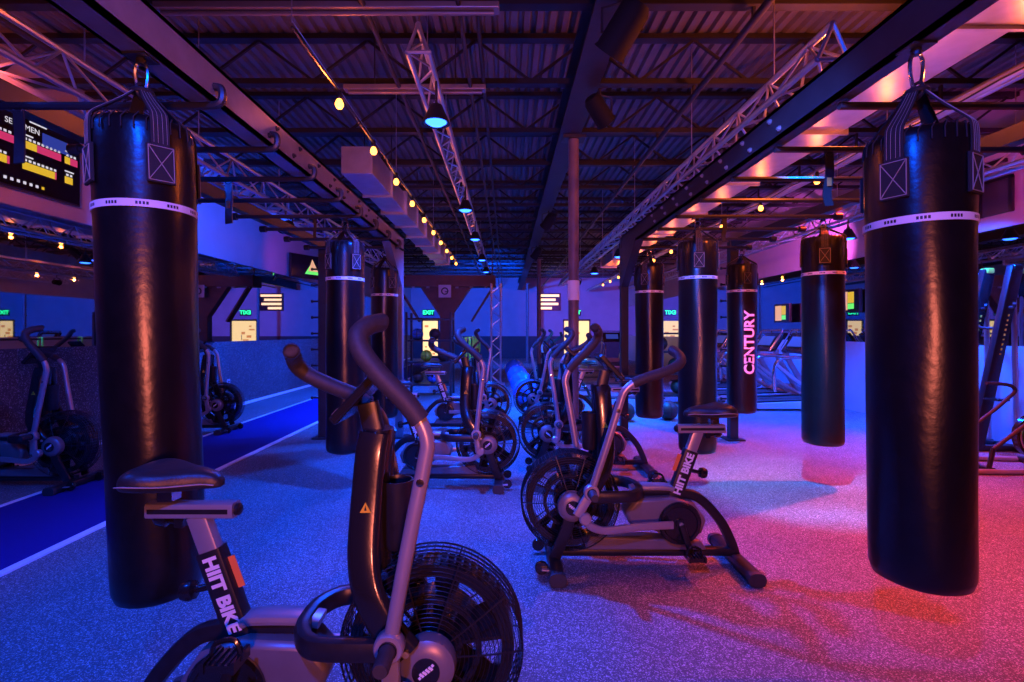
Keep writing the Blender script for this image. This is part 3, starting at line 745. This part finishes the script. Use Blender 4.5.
# ------------------------------------------------------------------ blue stability balls in a row
for i, (x, y, r) in enumerate(((.40, 9.9, .27), (.36, 11.6, .27), (.30, 13.4, .28), (.26, 15.4, .30))):
    t = thing('stability_ball', (x, y, 0), 'shiny blue exercise ball on the aisle floor, %s of the row' % ORD[i].replace('nearest', 'nearest'), 'exercise ball', 'blue balls down the aisle')
    m = MB().ball((0, 0, r), r, 28)
    for q in range(5): m.ring((0, 0, r + (q - 2) * r * .22), math.sqrt(1 - ((q - 2) * .22) ** 2) * r * 1.0, .006, 'z', 32, 4)
    m.build('ball', M_ball, t, smooth=80)
    MB().lathe([(.016, 0), (.016, .006), (0, .006)], 10, T(0, 0, 2 * r - .002)).build('valve_plug', M_white, t)

# ------------------------------------------------------------------ treadmills
def make_treadmill(lab):
    t = thing('treadmill', (0, 0, 0), lab, 'treadmill', 'treadmills by the right wall')     # walks toward +x
    MB().prism([(-.95, .03), (.70, .03), (.80, .10), (.80, .30), (.62, .36), (.50, .19), (-.90, .14), (-.97, .08)], -.42, .42).build('deck', M_pale, t, bevel=.015)
    MB().box((-.22, 0, .155), (1.4, .5, .04), Matrix.Rotation(-.035, 3, 'Y')).build('belt', M_rubber, t, smooth=0)
    for s in (-1, 1):
        MB().box((-.22, s * .34, .175), (1.42, .12, .03), Matrix.Rotation(-.035, 3, 'Y')).build('side_rail', M_black, t, smooth=0)
        MB().rtube(spline([(.70, s * .40, .22), (.50, s * .40, .55), (.30, s * .40, .90), (.22, s * .40, 1.08)], 5), .11, .05, (0, 1, 0), .4).build('upright', M_silver, t)
        MB().tube(spline([(-.40, s * .40, .35), (-.42, s * .40, .70), (-.36, s * .40, .90), (-.20, s * .40, .97), (.22, s * .40, .98)], 6), .03, 10).build('handrail', M_chrome, t)
        MB().rtube(spline([(-.38, s * .40, .85), (-.10, s * .40, .62), (.20, s * .40, .40), (.50, s * .40, .22)], 5), .07, .04, (0, 1, 0), .4).build('brace', M_silver, t)
    c = MB().rtube([(.18, 0, 1.05), (.42, 0, 1.42)], .86, .07, (1, 0, -.6), .3).build('console', M_plast, t, bevel=.01)
    m = MB()
    for s in (-1, 1): m.tube(spline([(.10, s * .40, 1.06), (.36, s * .42, 1.46), (.38, s * .36, 1.49)], 4), .018, 8)
    m.tube([(.38, -.37, 1.485), (.38, .37, 1.485)], .018, 8)
    m.build('console_frame', M_chrome, c)
    MB().box((.245, 0, 1.265), (.01, .5, .22), Matrix.Rotation(.57, 3, 'Y')).build('display', M_scrb, c, smooth=0)
    MB().box((-.955, 0, .085), (.012, .34, .06), Matrix.Rotation(-.2, 3, 'Y')).build('rear_label', M_white, t, smooth=0)
    return t
tm = make_treadmill('x')
for i, (x, y, rz, lab) in enumerate(((5.35, 9.6, 0, 'silver treadmill with arched rails by the right wall, nearest of the row'), (5.35, 10.75, 0, 'silver treadmill with arched rails by the right wall, second of the row'), (5.35, 11.9, 0, 'silver treadmill with arched rails by the right wall, third of the row'), (5.35, 13.05, 0, 'silver treadmill by the right wall, fourth of the row'), (4.4, 20.5, PI / 2, 'pale treadmill far back, right of the lit door'))):
    o = tm if i == 0 else copy_tree(tm)
    o.location = (x, y, 0); o.rotation_euler = (0, 0, rz); o['label'] = lab

# ------------------------------------------------------------------ right wall machines
def climber(y, lab, mt, cap):
    t = thing('vertical_climber', (5.75, y, 0), lab, 'climber machine', 'climbers at the right wall')
    MB().rtube([(-.02, 0, .06), (.46, 0, 2.24)], .15, .09, (0, 1, 0), .25).build('mast', mt, t)
    MB().rtube([(-.42, 0, .04), (.5, 0, .04)], .1, .07, (0, 0, 1)).build('base_beam', M_black, t)
    MB().rtube([(-.42, -.16, .04), (-.42, .16, .04)], .09, .07, (0, 0, 1)).build('rear_foot', M_black, t)
    MB().rtube([(.42, -.16, .04), (.42, .16, .04)], .09, .07, (0, 0, 1)).build('front_foot', M_black, t)
    MB().rtube([(.48, 0, .04), (.44, 0, 2.1)], .04, .05, (0, 1, 0)).build('rear_strut', M_alu, t)
    MB().box((.455, 0, 2.235), (.10, .115, .07)).build('top_cap', cap, t, smooth=0, bevel=.015)
    for s, z in ((-1, 1.75), (1, 1.5)):
        MB().tube(spline([(-.02 + z * .21, s * .05, z), (-.08 + z * .21, s * .16, z), (-.14 + z * .21, s * .22, z + .04)], 4), .016, 8).build('handle', M_rubber, t)
        MB().box((-.06 + (z - 1.1) * .21, s * .16, z - 1.1), (.14, .18, .025)).build('foot_plate', M_plast, t, smooth=0)
    d = V((.48, 0, 2.18)).normalized(); u = V((-d.z, 0, d.x)); e = V((0, 1, 0))
    # marks up the mast's near side (lettering reads upward)
    for q in range(9):
        c = V((-.02, -.047, .06)) + d * (1.15 + q * .06)
        MB().box(c, (.03, .006, .026 if q % 3 else .016), d.to_track_quat('Z', 'Y').to_matrix()).build('mast_mark', M_yellow, t, smooth=0)
    return t
climber(6.45, 'black slanted climber with neon green top, nearest the big right bag', M_plast, M_neon)
climber(6.1, 'black slanted climber with plain top, farther right at the picture edge', M_black, M_plast)
# elliptical: flywheel, curved rails, loop handles
t = thing('elliptical_trainer', (5.55, 5.35, 0), 'black elliptical trainer with curved floor rails at the right edge', 'elliptical')
MB().lathe([(.0, -.05), (.20, -.05), (.235, -.03), (.235, .03), (.20, .05), (0, .05)], 36, T(.12, 0, .34) @ AX('y')).build('flywheel', M_plast, t)
MB().lathe([(.20, -.052), (.21, -.056), (.22, -.052)], 36, T(.12, 0, .34) @ AX('y')).build('flywheel_trim', M_alu, t)
MB().lathe([(.018, 0), (.018, .01), (0, .01)], 12, T(.12, -.05, .34) @ AX('-y')).build('hub_light', M_exit, t)
for s in (-1, 1):
    MB().tube(spline([(-1.0, s * .25, .03), (-.5, s * .27, .028), (0, s * .27, .028), (.4, s * .2, .03)], 6), .028, 10).build('floor_rail', M_silver, t)
    MB().tube(spline([(-.55, s * .22, .25), (-.15, s * .22, .55), (.05, s * .22, .72), (.12, s * .22, .80), (.05, s * .22, .86), (-.2, s * .22, .88)], 6), .02, 10).build('loop_handle', M_rubber, t)
    MB().tube([(-.55, s * .22, .25), (-.62, s * .24, .04)], .022, 8).build('pedal_arm', M_black, t)
MB().rtube([(.12, .08, .34), (.20, .08, .04)], .04, .08, (0, 1, 0)).rtube([(.12, -.08, .34), (.20, -.08, .04)], .04, .08, (0, 1, 0)).rtube([(.2, -.24, .035), (.2, .24, .035)], .08, .06, (0, 0, 1)).rtube([(-.6, -.26, .035), (-.6, .26, .035)], .08, .06, (0, 0, 1)).build('frame', M_black, t)

# right wall high: exit box, hatch, slanted tv
e = thing('exit_sign', (XR, 6.55, 3.62), 'dim green exit box high on the right wall', 'exit sign')
MB().box((-.04, 0, .1), (.08, .36, .2)).build('sign_box', M_black, e, smooth=0, bevel=.01)
MB().box((-.083, 0, .12), (.006, .28, .03)).build('lit_strip', emis('dim exit green', (.02, .5, .15), .5), e, smooth=0)
e = thing('wall_hatch', (XR, 6.5, 2.98), 'dark square hatch with frame high on the right wall', 'hatch')
MB().box((-.02, 0, .22), (.04, .42, .44)).build('panel', M_dwall, e, smooth=0)
MB().box((-.035, -.2, .22), (.03, .04, .46)).box((-.035, .2, .22), (.03, .04, .46)).box((-.035, 0, .44), (.03, .44, .04)).build('frame', M_black, e, smooth=0)
def tv(name, loc, rz, w, h, lab, tilt=0, bright=True):
    t = thing(name, loc, lab, 'screen')
    t.rotation_euler = (tilt, 0, rz)          # faces local -y
    MB().box((0, 0, 0), (w, .06, h)).build('bezel', M_black, t, smooth=0, bevel=.008)
    MB().box((0, -.032, 0), (w - .04, .004, h - .04)).build('panel', M_screen, t, smooth=0)
    return t
t = tv('television', (6.05, 7.0, 3.35), -PI / 2 + .35, .95, .55, 'dark tilted television high on the right wall beside the hatch', -.2)
MB().bar((0, .03, 0), (0, .22, .06), .05, .05).build('wall_arm', M_black, t, smooth=0)
for i, (y, z) in enumerate(((11.4, 1.88), (9.2, 2.02))):
    t = tv('small_screen', (XR - .09, y, z), -PI / 2, .62, .42, 'small coloured wall screen above the treadmills, %s' % ('farther one' if i == 0 else 'nearer one'))
    MB().box((-.12, -.036, .0), (.26, .004, .34)).build('screen_block', M_scro, t, smooth=0)
    MB().box((.1, -.036, .06), (.16, .004, .2)).build('screen_block', M_scry, t, smooth=0)
    MB().box((.1, -.036, -.1), (.16, .004, .1)).build('screen_block', M_scrg, t, smooth=0)
    MB().bar((0, .02, .1), (0, .10, .1), .08, .08).build('wall_arm', M_black, t, smooth=0)

# ------------------------------------------------------------------ left wall: scoreboard, little tv, outlet
t = tv('scoreboard_screen', (XL + .07, 5.30, 3.36), PI / 2, 1.5, .80, 'big wall scoreboard screen of coloured bars, upper left', 0)
# screen text reads for someone facing the wall (local -y is the front; local +x runs away from the viewer)
def blk(x0, x1, z0, z1, mt, d=.036): MB().box(((x0 + x1) / 2, -d, (z0 + z1) / 2), (x1 - x0, .004, z1 - z0)).build('screen_block', mt, t, smooth=0)
text('SE', 'screen_title', .085, M_scrw, t, T(-.13, -.037, .28) @ Matrix.Rotation(PI / 2, 4, 'X'), .001)
text('MEN', 'screen_title', .085, M_scrw, t, T(.13, -.037, .28) @ Matrix.Rotation(PI / 2, 4, 'X'), .001)
blk(.10, .30, .355, .37, M_scrw)
for rr, z in enumerate((.11, -.12)):
    for cc, (a, b, split) in enumerate(((-.70, -.06, .15), (.02, .48, .35), (.53, .70, .4))):
        if rr == 1: a -= .0; b -= .06; split = .95
        c_ = a + (b - a) * split
        blk(a, c_, z - .05, z + .03, M_scry)
        if b - c_ > .02: blk(c_ + .005, b, z - .05, z + .03, M_scrp)
        blk(a, a + .12, z + .085, z + .10, M_scrw)
        q = a + .02
        while q < b - .03:
            blk(q, q + .028, z + .04, z + .065, M_scrw); q += .05
blk(-.70, -.25, -.33, -.26, M_scrm)
for q in range(7): blk(-.18 + q * .07, -.15 + q * .07, -.33, -.30, M_scrw if q < 6 else M_scry)
blk(.25, .62, .16, .30, M_scrb)
MB().bar((0, .02, .2), (0, .09, .2), .2, .2).build('wall_mount', M_black, t, smooth=0)
t = tv('television', (XL + .36, 12.3, 3.05), PI / 2 - .5, 1.0, .58, 'small angled television at the far end of the left wall', 0)
MB().prism([(-.1, -.18), (.35, -.18), (.1, .1)], -.038, -.035).build('screen_block', M_scrg, t, smooth=0)
MB().prism([(.0, -.1), (.3, -.1), (.12, .2)], -.041, -.039).build('screen_block', M_scro, t, smooth=0)
MB().bar((0, .02, 0), (0, .35, 0), .05, .05).build('wall_arm', M_black, t, smooth=0)
t = thing('wall_outlet', (XL, 9.45, .40), 'pale double outlet on the speckled left half wall', 'outlet')
MB().box((.006, 0, .08), (.012, .10, .16)).build('cover_plate', M_pale, t, smooth=0, bevel=.003)
MB().box((.014, 0, .115), (.006, .035, .03)).box((.014, 0, .045), (.006, .035, .03)).build('socket', M_black, t, smooth=0)

# ------------------------------------------------------------------ far end
t = thing('menu_screen', (2.2, YB - .04, 2.55), 'far wall screen with glowing rows, above left of the lit door', 'screen')
MB().box((.15, -.05, .55), (1.3, .1, .95)).build('bezel', M_black, t, smooth=0)
MB().box((0, .02, .5), (.5, .05, .3)).build('wall_mount', M_black, t, smooth=0)
for q in range(4):
    z = .90 - q * .23; w = (1.15, .95, 1.1, .75)[q]
    MB().box((-.43 + w / 2, -.104, z), (w, .01, .125)).build('screen_row', M_menu, t, smooth=0)
t = thing('logo_soffit', (-1.75, 14.6, 0), 'brown dropped soffit on a Y-shaped support at the far left, with square sign', 'soffit')
MB().box((-.05, 0, 2.92), (3.0, .5, .32)).build('fascia', M_brown, t, smooth=0)
MB().prism([(-.75, 2.77), (.75, 2.77), (.16, 1.9), (.16, 0), (-.16, 0), (-.16, 1.9)], -.12, .12).build('support', M_brown, t, smooth=0)
MB().bar((.75, -.1, 1.75), (1.38, -.1, 2.77), .22, .05).build('brace_panel', M_brown, t, smooth=0)
MB().bar((-.75, -.1, 1.75), (-1.38, -.1, 2.77), .22, .05).build('brace_panel', M_brown, t, smooth=0)
sg = MB().box((0, -.29, 2.62), (.36, .03, .36)).bar((0, -.25, 2.62), (0, -.1, 2.62), .1, .1).build('sign', M_pale, t, smooth=0)
m = MB().ring((0, -.31, 2.62), .09, .018, 'y', 16, 4).box((.05, -.31, 2.60), (.09, .012, .03)); m.build('sign_mark', M_dwall, sg)
for sx in (-1.45, 1.35): MB().bar((sx, 0, 3.0), (sx, 0, ZC + .02), .04, .04).build('hanger', M_rigdark, t, smooth=0)
for k in range(7):   # downlights under the soffit
    MB().lathe([(.05, 0), (.05, .06), (0, .06)], 12, T(-1.35 + k * .42, -.15, 2.72)).build('downlight', M_pale, t)

def rack(name, x, y, w, d, h, shelves, lab, rz=0):
    t = thing(name, (x, y, 0), lab, 'rack', rz=rz)
    for a in (-1, 1):
        for b in (-1, 1): MB().bar((a * w / 2, b * d / 2, 0), (a * w / 2, b * d / 2, h), .05, .05).build('upright', M_rigdark, t, smooth=0)
    for z in shelves:
        MB().box((0, 0, z), (w, d, .035)).build('shelf', M_rigdark, t, smooth=0)
    return t
rack('storage_rack', 3.45, 10.2, 1.3, .5, 1.5, (.18, .62, 1.05, 1.42), 'dark storage rack of balls between the far right bags')
def mball(x, y, z, r, lab, mt=M_leatherball, group=None):
    t = thing('medicine_ball', (x, y, z), lab, 'medicine ball', group)
    MB().ball((0, 0, r), r, 20).build('ball', mt, t, smooth=80)
    m = MB().ring((0, 0, r), r, .004, 'x', 28, 4).ring((0, 0, r), r, .004, 'y', 28, 4).ring((0, 0, r), r, .004, 'z', 28, 4); m.build('seam', M_strap, t)
    return t
mball(1.95, 8.15, 0, .15, 'black medicine ball on the floor left of the last right bag')
mball(2.68, 8.25, 0, .155, 'dark red-lit medicine ball on the floor right of the last right bag')
for i, (dx, z, mt, lab) in enumerate(((-.42, .64, M_neon, 'yellow-green ball on the middle shelf of the storage rack'), (.0, .64, M_leatherball, 'dark ball beside the yellow-green one on the storage rack'), (.4, .64, M_leatherball, 'dark ball at the right end of the middle rack shelf'), (-.4, .20, M_leatherball, 'dark ball at the left of the bottom rack shelf'), (.05, .20, M_leatherball, 'dark ball in the middle of the bottom rack shelf'), (-.3, 1.07, M_leatherball, 'dark ball at the left of the upper rack shelf'), (.25, 1.07, M_leatherball, 'dark ball at the right of the upper rack shelf'))):
    mball(3.45 + dx, 10.2, z, .14, lab, mt)
# long low rail hung with neon bands, left of the aisle
t = thing('band_rack', (-.80, 12.0, 0), 'long dark storage rail hung with neon bands left of the aisle', 'rack')
for y in (-2.9, 0, 2.9):
    MB().bar((0, y, 0), (0, y, 1.32), .05, .05).build('upright', M_rigdark, t, smooth=0)
    MB().box((0, y, .015), (.36, .10, .03)).build('foot', M_rigdark, t, smooth=0)
MB().bar((0, -2.95, 1.30), (0, 2.95, 1.30), .04, .04).build('rail', M_rigdark, t, smooth=0)
for i in range(6):
    o = thing('resistance_band', (-.80, 9.5 + i * .98, 0), 'neon yellow-green band hanging on the dark rail, %s of six' % ORD[i], 'exercise band', 'neon bands')
    for sx in (-1, 1):
        MB().rtube(spline([(sx * .012, 0, 1.335), (sx * .040, 0, 1.30), (sx * .045, 0, 1.10), (sx * .045, 0, .92), (sx * .02, 0, .86), (0, 0, .85)], 4), .035, .03, (0, 1, 0), .4).build('loop_side', M_neon, o)
    MB().lathe([(.022, -.07), (.026, -.05), (.026, .05), (.022, .07)], 12, T(0, 0, .845) @ AX('x')).build('handle', M_rubber, o)
rack('plate_rack', -1.75, 11.6, 1.0, .6, 1.9, (.25, .75, 1.25, 1.75), 'dark shelf rack crowded behind the left bikes')
for i, (dx, z, mt) in enumerate(((-.3, .27, M_leatherball), (.05, .27, M_ball), (.3, .77, M_leatherball), (-.1, .77, M_neon), (-.3, 1.27, M_ball), (.1, 1.27, M_leatherball))):
    mball(-1.75 + dx, 11.6, z, .13, ('dark ball low at the left on the crowded rack', 'blue ball low in the middle of the crowded rack', 'dark ball at the right of the second crowded shelf', 'yellow-green ball on the second crowded shelf', 'blue ball on the third crowded shelf', 'dark ball on the third crowded shelf')[i], mt)
# upright truss tower
t = thing('truss_tower', (-.28, 14.0, 0), 'glinting upright aluminium truss tower left of the aisle', 'truss')
for a in (-1, 1):
    for b in (-1, 1): MB().tube([(a * .13, b * .13, 0), (a * .13, b * .13, 2.8)], .025, 8).build('chord', M_alu, t)
m = MB()
for i in range(12):
    z0, z1 = i * .23, (i + 1) * .23; f = 1 if i % 2 else -1
    for b in (-1, 1):
        m.tube([(-f * .13, b * .13, z0), (f * .13, b * .13, z1)], .012, 5); m.tube([(b * .13, -f * .13, z0), (b * .13, f * .13, z1)], .012, 5)
m.build('lacing', M_alu, t); MB().box((0, 0, .01), (.5, .5, .02)).build('base_plate', M_alu, t, smooth=0)
# dark floor strips at the back of the right half
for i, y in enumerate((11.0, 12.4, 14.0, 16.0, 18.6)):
    o = MB().box((2.35, y, .012), (2.2, .32, .024)).build('floor_strip', M_rubber, smooth=0, bevel=.005)
    tag(o, 'narrow dark strip lying across the far floor, %s of five' % ORD[i], 'mat', 'dark far strips')

# ------------------------------------------------------------------ straps hanging from the rigs
def hang_strap(x, y, z0, z1, lab, w=.04, tg=None):
    t = thing('hanging_strap', (x, y, z1), lab, 'strap')
    L = z1 - z0
    m = MB(); m.sweep(spline([(0, 0, 0), (.006, .0, -L * .4), (-.004, .01, -L * .75), (.004, 0, -L)], 5), [(w / 2, .004), (-w / 2, .004), (-w / 2, -.004), (w / 2, -.004)], (0, 1, 0)).build('webbing', M_strap if tg is None else M_beam if x < 0 else M_strap, t)
    if tg: MB().box((0, -.006, -L * .55), (.025, .006, .05)).build('tag', M_orangel, t, smooth=0)
    MB().ring((0, 0, .006), .022, .006, 'y', 14, 5).build('loop', M_rigdark, t)
hang_strap(-2.34, 2.40, 2.26, 2.515, 'short strap hanging in front of the wall scoreboard', .05)
hang_strap(-1.97, 3.55, 2.22, 2.515, 'pale strap with orange tag hanging from the left bars', .05, True)
hang_strap(-1.80, 4.70, 2.33, 2.515, 'thin strap hanging from a left pull-up bar near the second bag', .025)
hang_strap(1.92, 2.975, 2.2, 2.515, 'dark strap hanging from the right bars, just left of the big bag', .05, True)
hang_strap(2.05, 4.70, 2.30, 2.515, 'small dark strap hanging behind the second right bag', .04)

# stage spotlights on the girder
def stage_lamp(x, y, z, ztop, tgt, lab, lens, name='stage_spotlight', size=1.0):
    t = thing(name, (x, y, z), lab, 'lamp')
    q = (V(tgt) - V((x, y, z))).to_track_quat('-Z', 'Y').to_matrix().to_4x4()
    M = q @ Matrix.Diagonal((size, size, size, 1))
    MB().lathe([(0, .16), (.06, .16), (.085, .12), (.09, -.10), (.10, -.12), (.085, -.12), (.075, -.09)], 20, M).build('can', M_matte, t)
    MB().lathe([(0, -.095), (.07, -.095), (.075, -.085), (0, -.085)], 20, M).build('lens', lens, t)
    MB().tube([(-.11 * size, 0, 0), (-.11 * size, 0, .13 * size), (0, 0, .16 * size), (.11 * size, 0, .13 * size), (.11 * size, 0, 0)], .010, 6).tube([(0, 0, .15 * size), (0, 0, ztop - z)], .014, 6).build('yoke', M_rigdark, t)
    return t
for i, (y, s) in enumerate(((3.45, 1.25), (4.7, 1.0), (9.4, 1.1), (13.2, 1.1))):
    stage_lamp(.80 if i != 1 else .88, y, 3.52, 3.73, (.3 if i != 1 else 1.6, y + .6, 2.8), 'unlit black spotlight under the roof girder, %s to the viewer' % ORD[i], M_screen, size=s)

# wash lamps on the trusses (lit)
def wash(x, y, z, ztop, tgt, c, e, lab, lens, ang=95):
    stage_lamp(x, y, z, ztop, tgt, lab, lens, 'wash_lamp', .8)
    d = (V(tgt) - V((x, y, z))).normalized()
    spot('wash light', V((x, y, z)) + d * .13, tgt, c, e, ang, .8, .06)
WASH = [
    (-2.82, 2.6, 2.80, 3.02, (XL, 5.0, 3.75), (1, .12, .09), 330, 'red wash lamp on the left truss by the scoreboard', M_mlens, 70),
    (-2.82, 9.6, 2.80, 3.02, (XL, 11.8, 3.2), (.9, .03, .4), 90, 'magenta wash lamp far along the left truss', M_mlens, 40),
    (-2.82, 6.4, 2.80, 3.02, (XL, 8.4, 2.75), BLUE, 1500, 'blue wash lamp midway along the left truss', M_blens, 95),
    (5.4, 4.6, 2.96, 3.18, (XR, 6.4, 3.6), (.75, .03, .45), 120, 'magenta wash lamp on the right wall truss, nearest', M_mlens, 80),
    (5.4, 8.4, 2.96, 3.18, (XR, 11.2, 3.2), (.75, .09, .65), 900, 'magenta wash lamp on the right wall truss, farther', M_mlens, 80),
    (5.4, 6.2, 2.96, 3.18, (XR, 6.8, 1.6), BLUE, 1300, 'blue wash lamp on the right wall truss over the climbers', M_blens, 110),
    (2.02, 14.0, 2.84, 3.06, (4.6, YB, 2.6), (.5, .09, .9), 1900, 'purple wash lamp far along the right-hand truss', M_mlens, 36),
    (-.58, 16.4, 3.33, 3.56, (.2, YB, 1.7), BLUE, 6500, 'blue wash lamp at the far end of the middle truss', M_blens, 90),
]
for w in WASH: wash(*w)
for (x, y, lab, e) in ((2.02, 8.9, 'blue lamp under the right-hand truss beyond the last bag', 1500), (2.02, 11.4, 'second blue lamp under the right-hand truss', 1500), (5.2, 7.6, 'blue lamp under the right wall truss above the lettered bag', 1600), (5.2, 11.0, 'blue lamp under the right wall truss far back', 1600)):
    blue_lamp(x, y, 2.78 if x < 3 else 2.86, 3.055 if x < 3 else 3.175, lab, e, group='blue lamps on the right trusses')
blue_lamp(-2.82, 9.2, 2.72, 3.0, 'added blue lamp under the left truss over the far turf lane', 1300, (-4.3, 9.4, 0), group='added blue lamps on the left truss')  # lamps added here to brighten the floor between turf and left wall
blue_lamp(-2.82, 12.2, 2.72, 3.0, 'second added blue lamp under the left truss, farther off', 1300, (-4.0, 12.6, 0), group='added blue lamps on the left truss')
# unseen lights without fixtures, behind, above and ahead of the viewer; some added
spot('blue light', (-.6, -.6, 3.4), (-.3, 2.6, 0), BLUE, 600, 120, .5, .05)
spot('blue light', (.2, .6, 3.3), (3.0, 5.6, 1.0), (.04, .13, 1.0), 1900, 24, .7, .06)  # added narrow beam that tints the lettered bag and its neighbour blue
spot('blue light', (-3.4, 1.2, 3.4), (-3.0, 3.4, 0), BLUE, 380, 110, .7, .06)
spot('blue light', (2.0, 3.4, 3.02), (2.7, 4.7, 0), CYAN, 1700, 42, .8, .06)
spot('blue light', (2.02, 7.6, 2.78), (1.6, 9.6, 0), CYAN, 1200, 90, .9, .06)
point('bulb light', (2.5, 3.6, 3.32), ORANGE, 130, .04)
spot('added warm light', (.5, -2.6, 1.35), (0, 2.0, 1.75), (1.0, .2, .13), 700, 60, 1, .2)  # unseen warm spot added behind the viewer to redden bags and bike

# ------------------------------------------------------------------ world, camera, view
w = bpy.data.worlds.new('World'); scene.world = w; w.use_nodes = True
w.node_tree.nodes['Background'].inputs[0].default_value = (.0, .03, .35, 1); w.node_tree.nodes['Background'].inputs[1].default_value = .05
cam = bpy.data.cameras.new('Camera'); co = bpy.data.objects.new('Camera', cam); col.objects.link(co); scene.camera = co
co.location = (0, 0, EYE); co.rotation_euler = (PI / 2, 0, 0)
cam.sensor_width = 36; cam.lens = F / 1024 * 36; cam.shift_x = (512 - CX) / 1024; cam.shift_y = (CY - 341) / 1024; cam.clip_start = .05
vs_ = scene.view_settings; scene.display_settings.display_device = 'sRGB'
vs_.view_transform = 'Standard'; vs_.look = 'None'; vs_.gamma = 1; vs_.use_curve_mapping = False; vs_.exposure = 0
cy = scene.cycles; cy.use_denoising = True; cy.max_bounces = 8; cy.diffuse_bounces = 3; cy.glossy_bounces = 5; cy.sample_clamp_indirect = 4; cy.sample_clamp_direct = 0
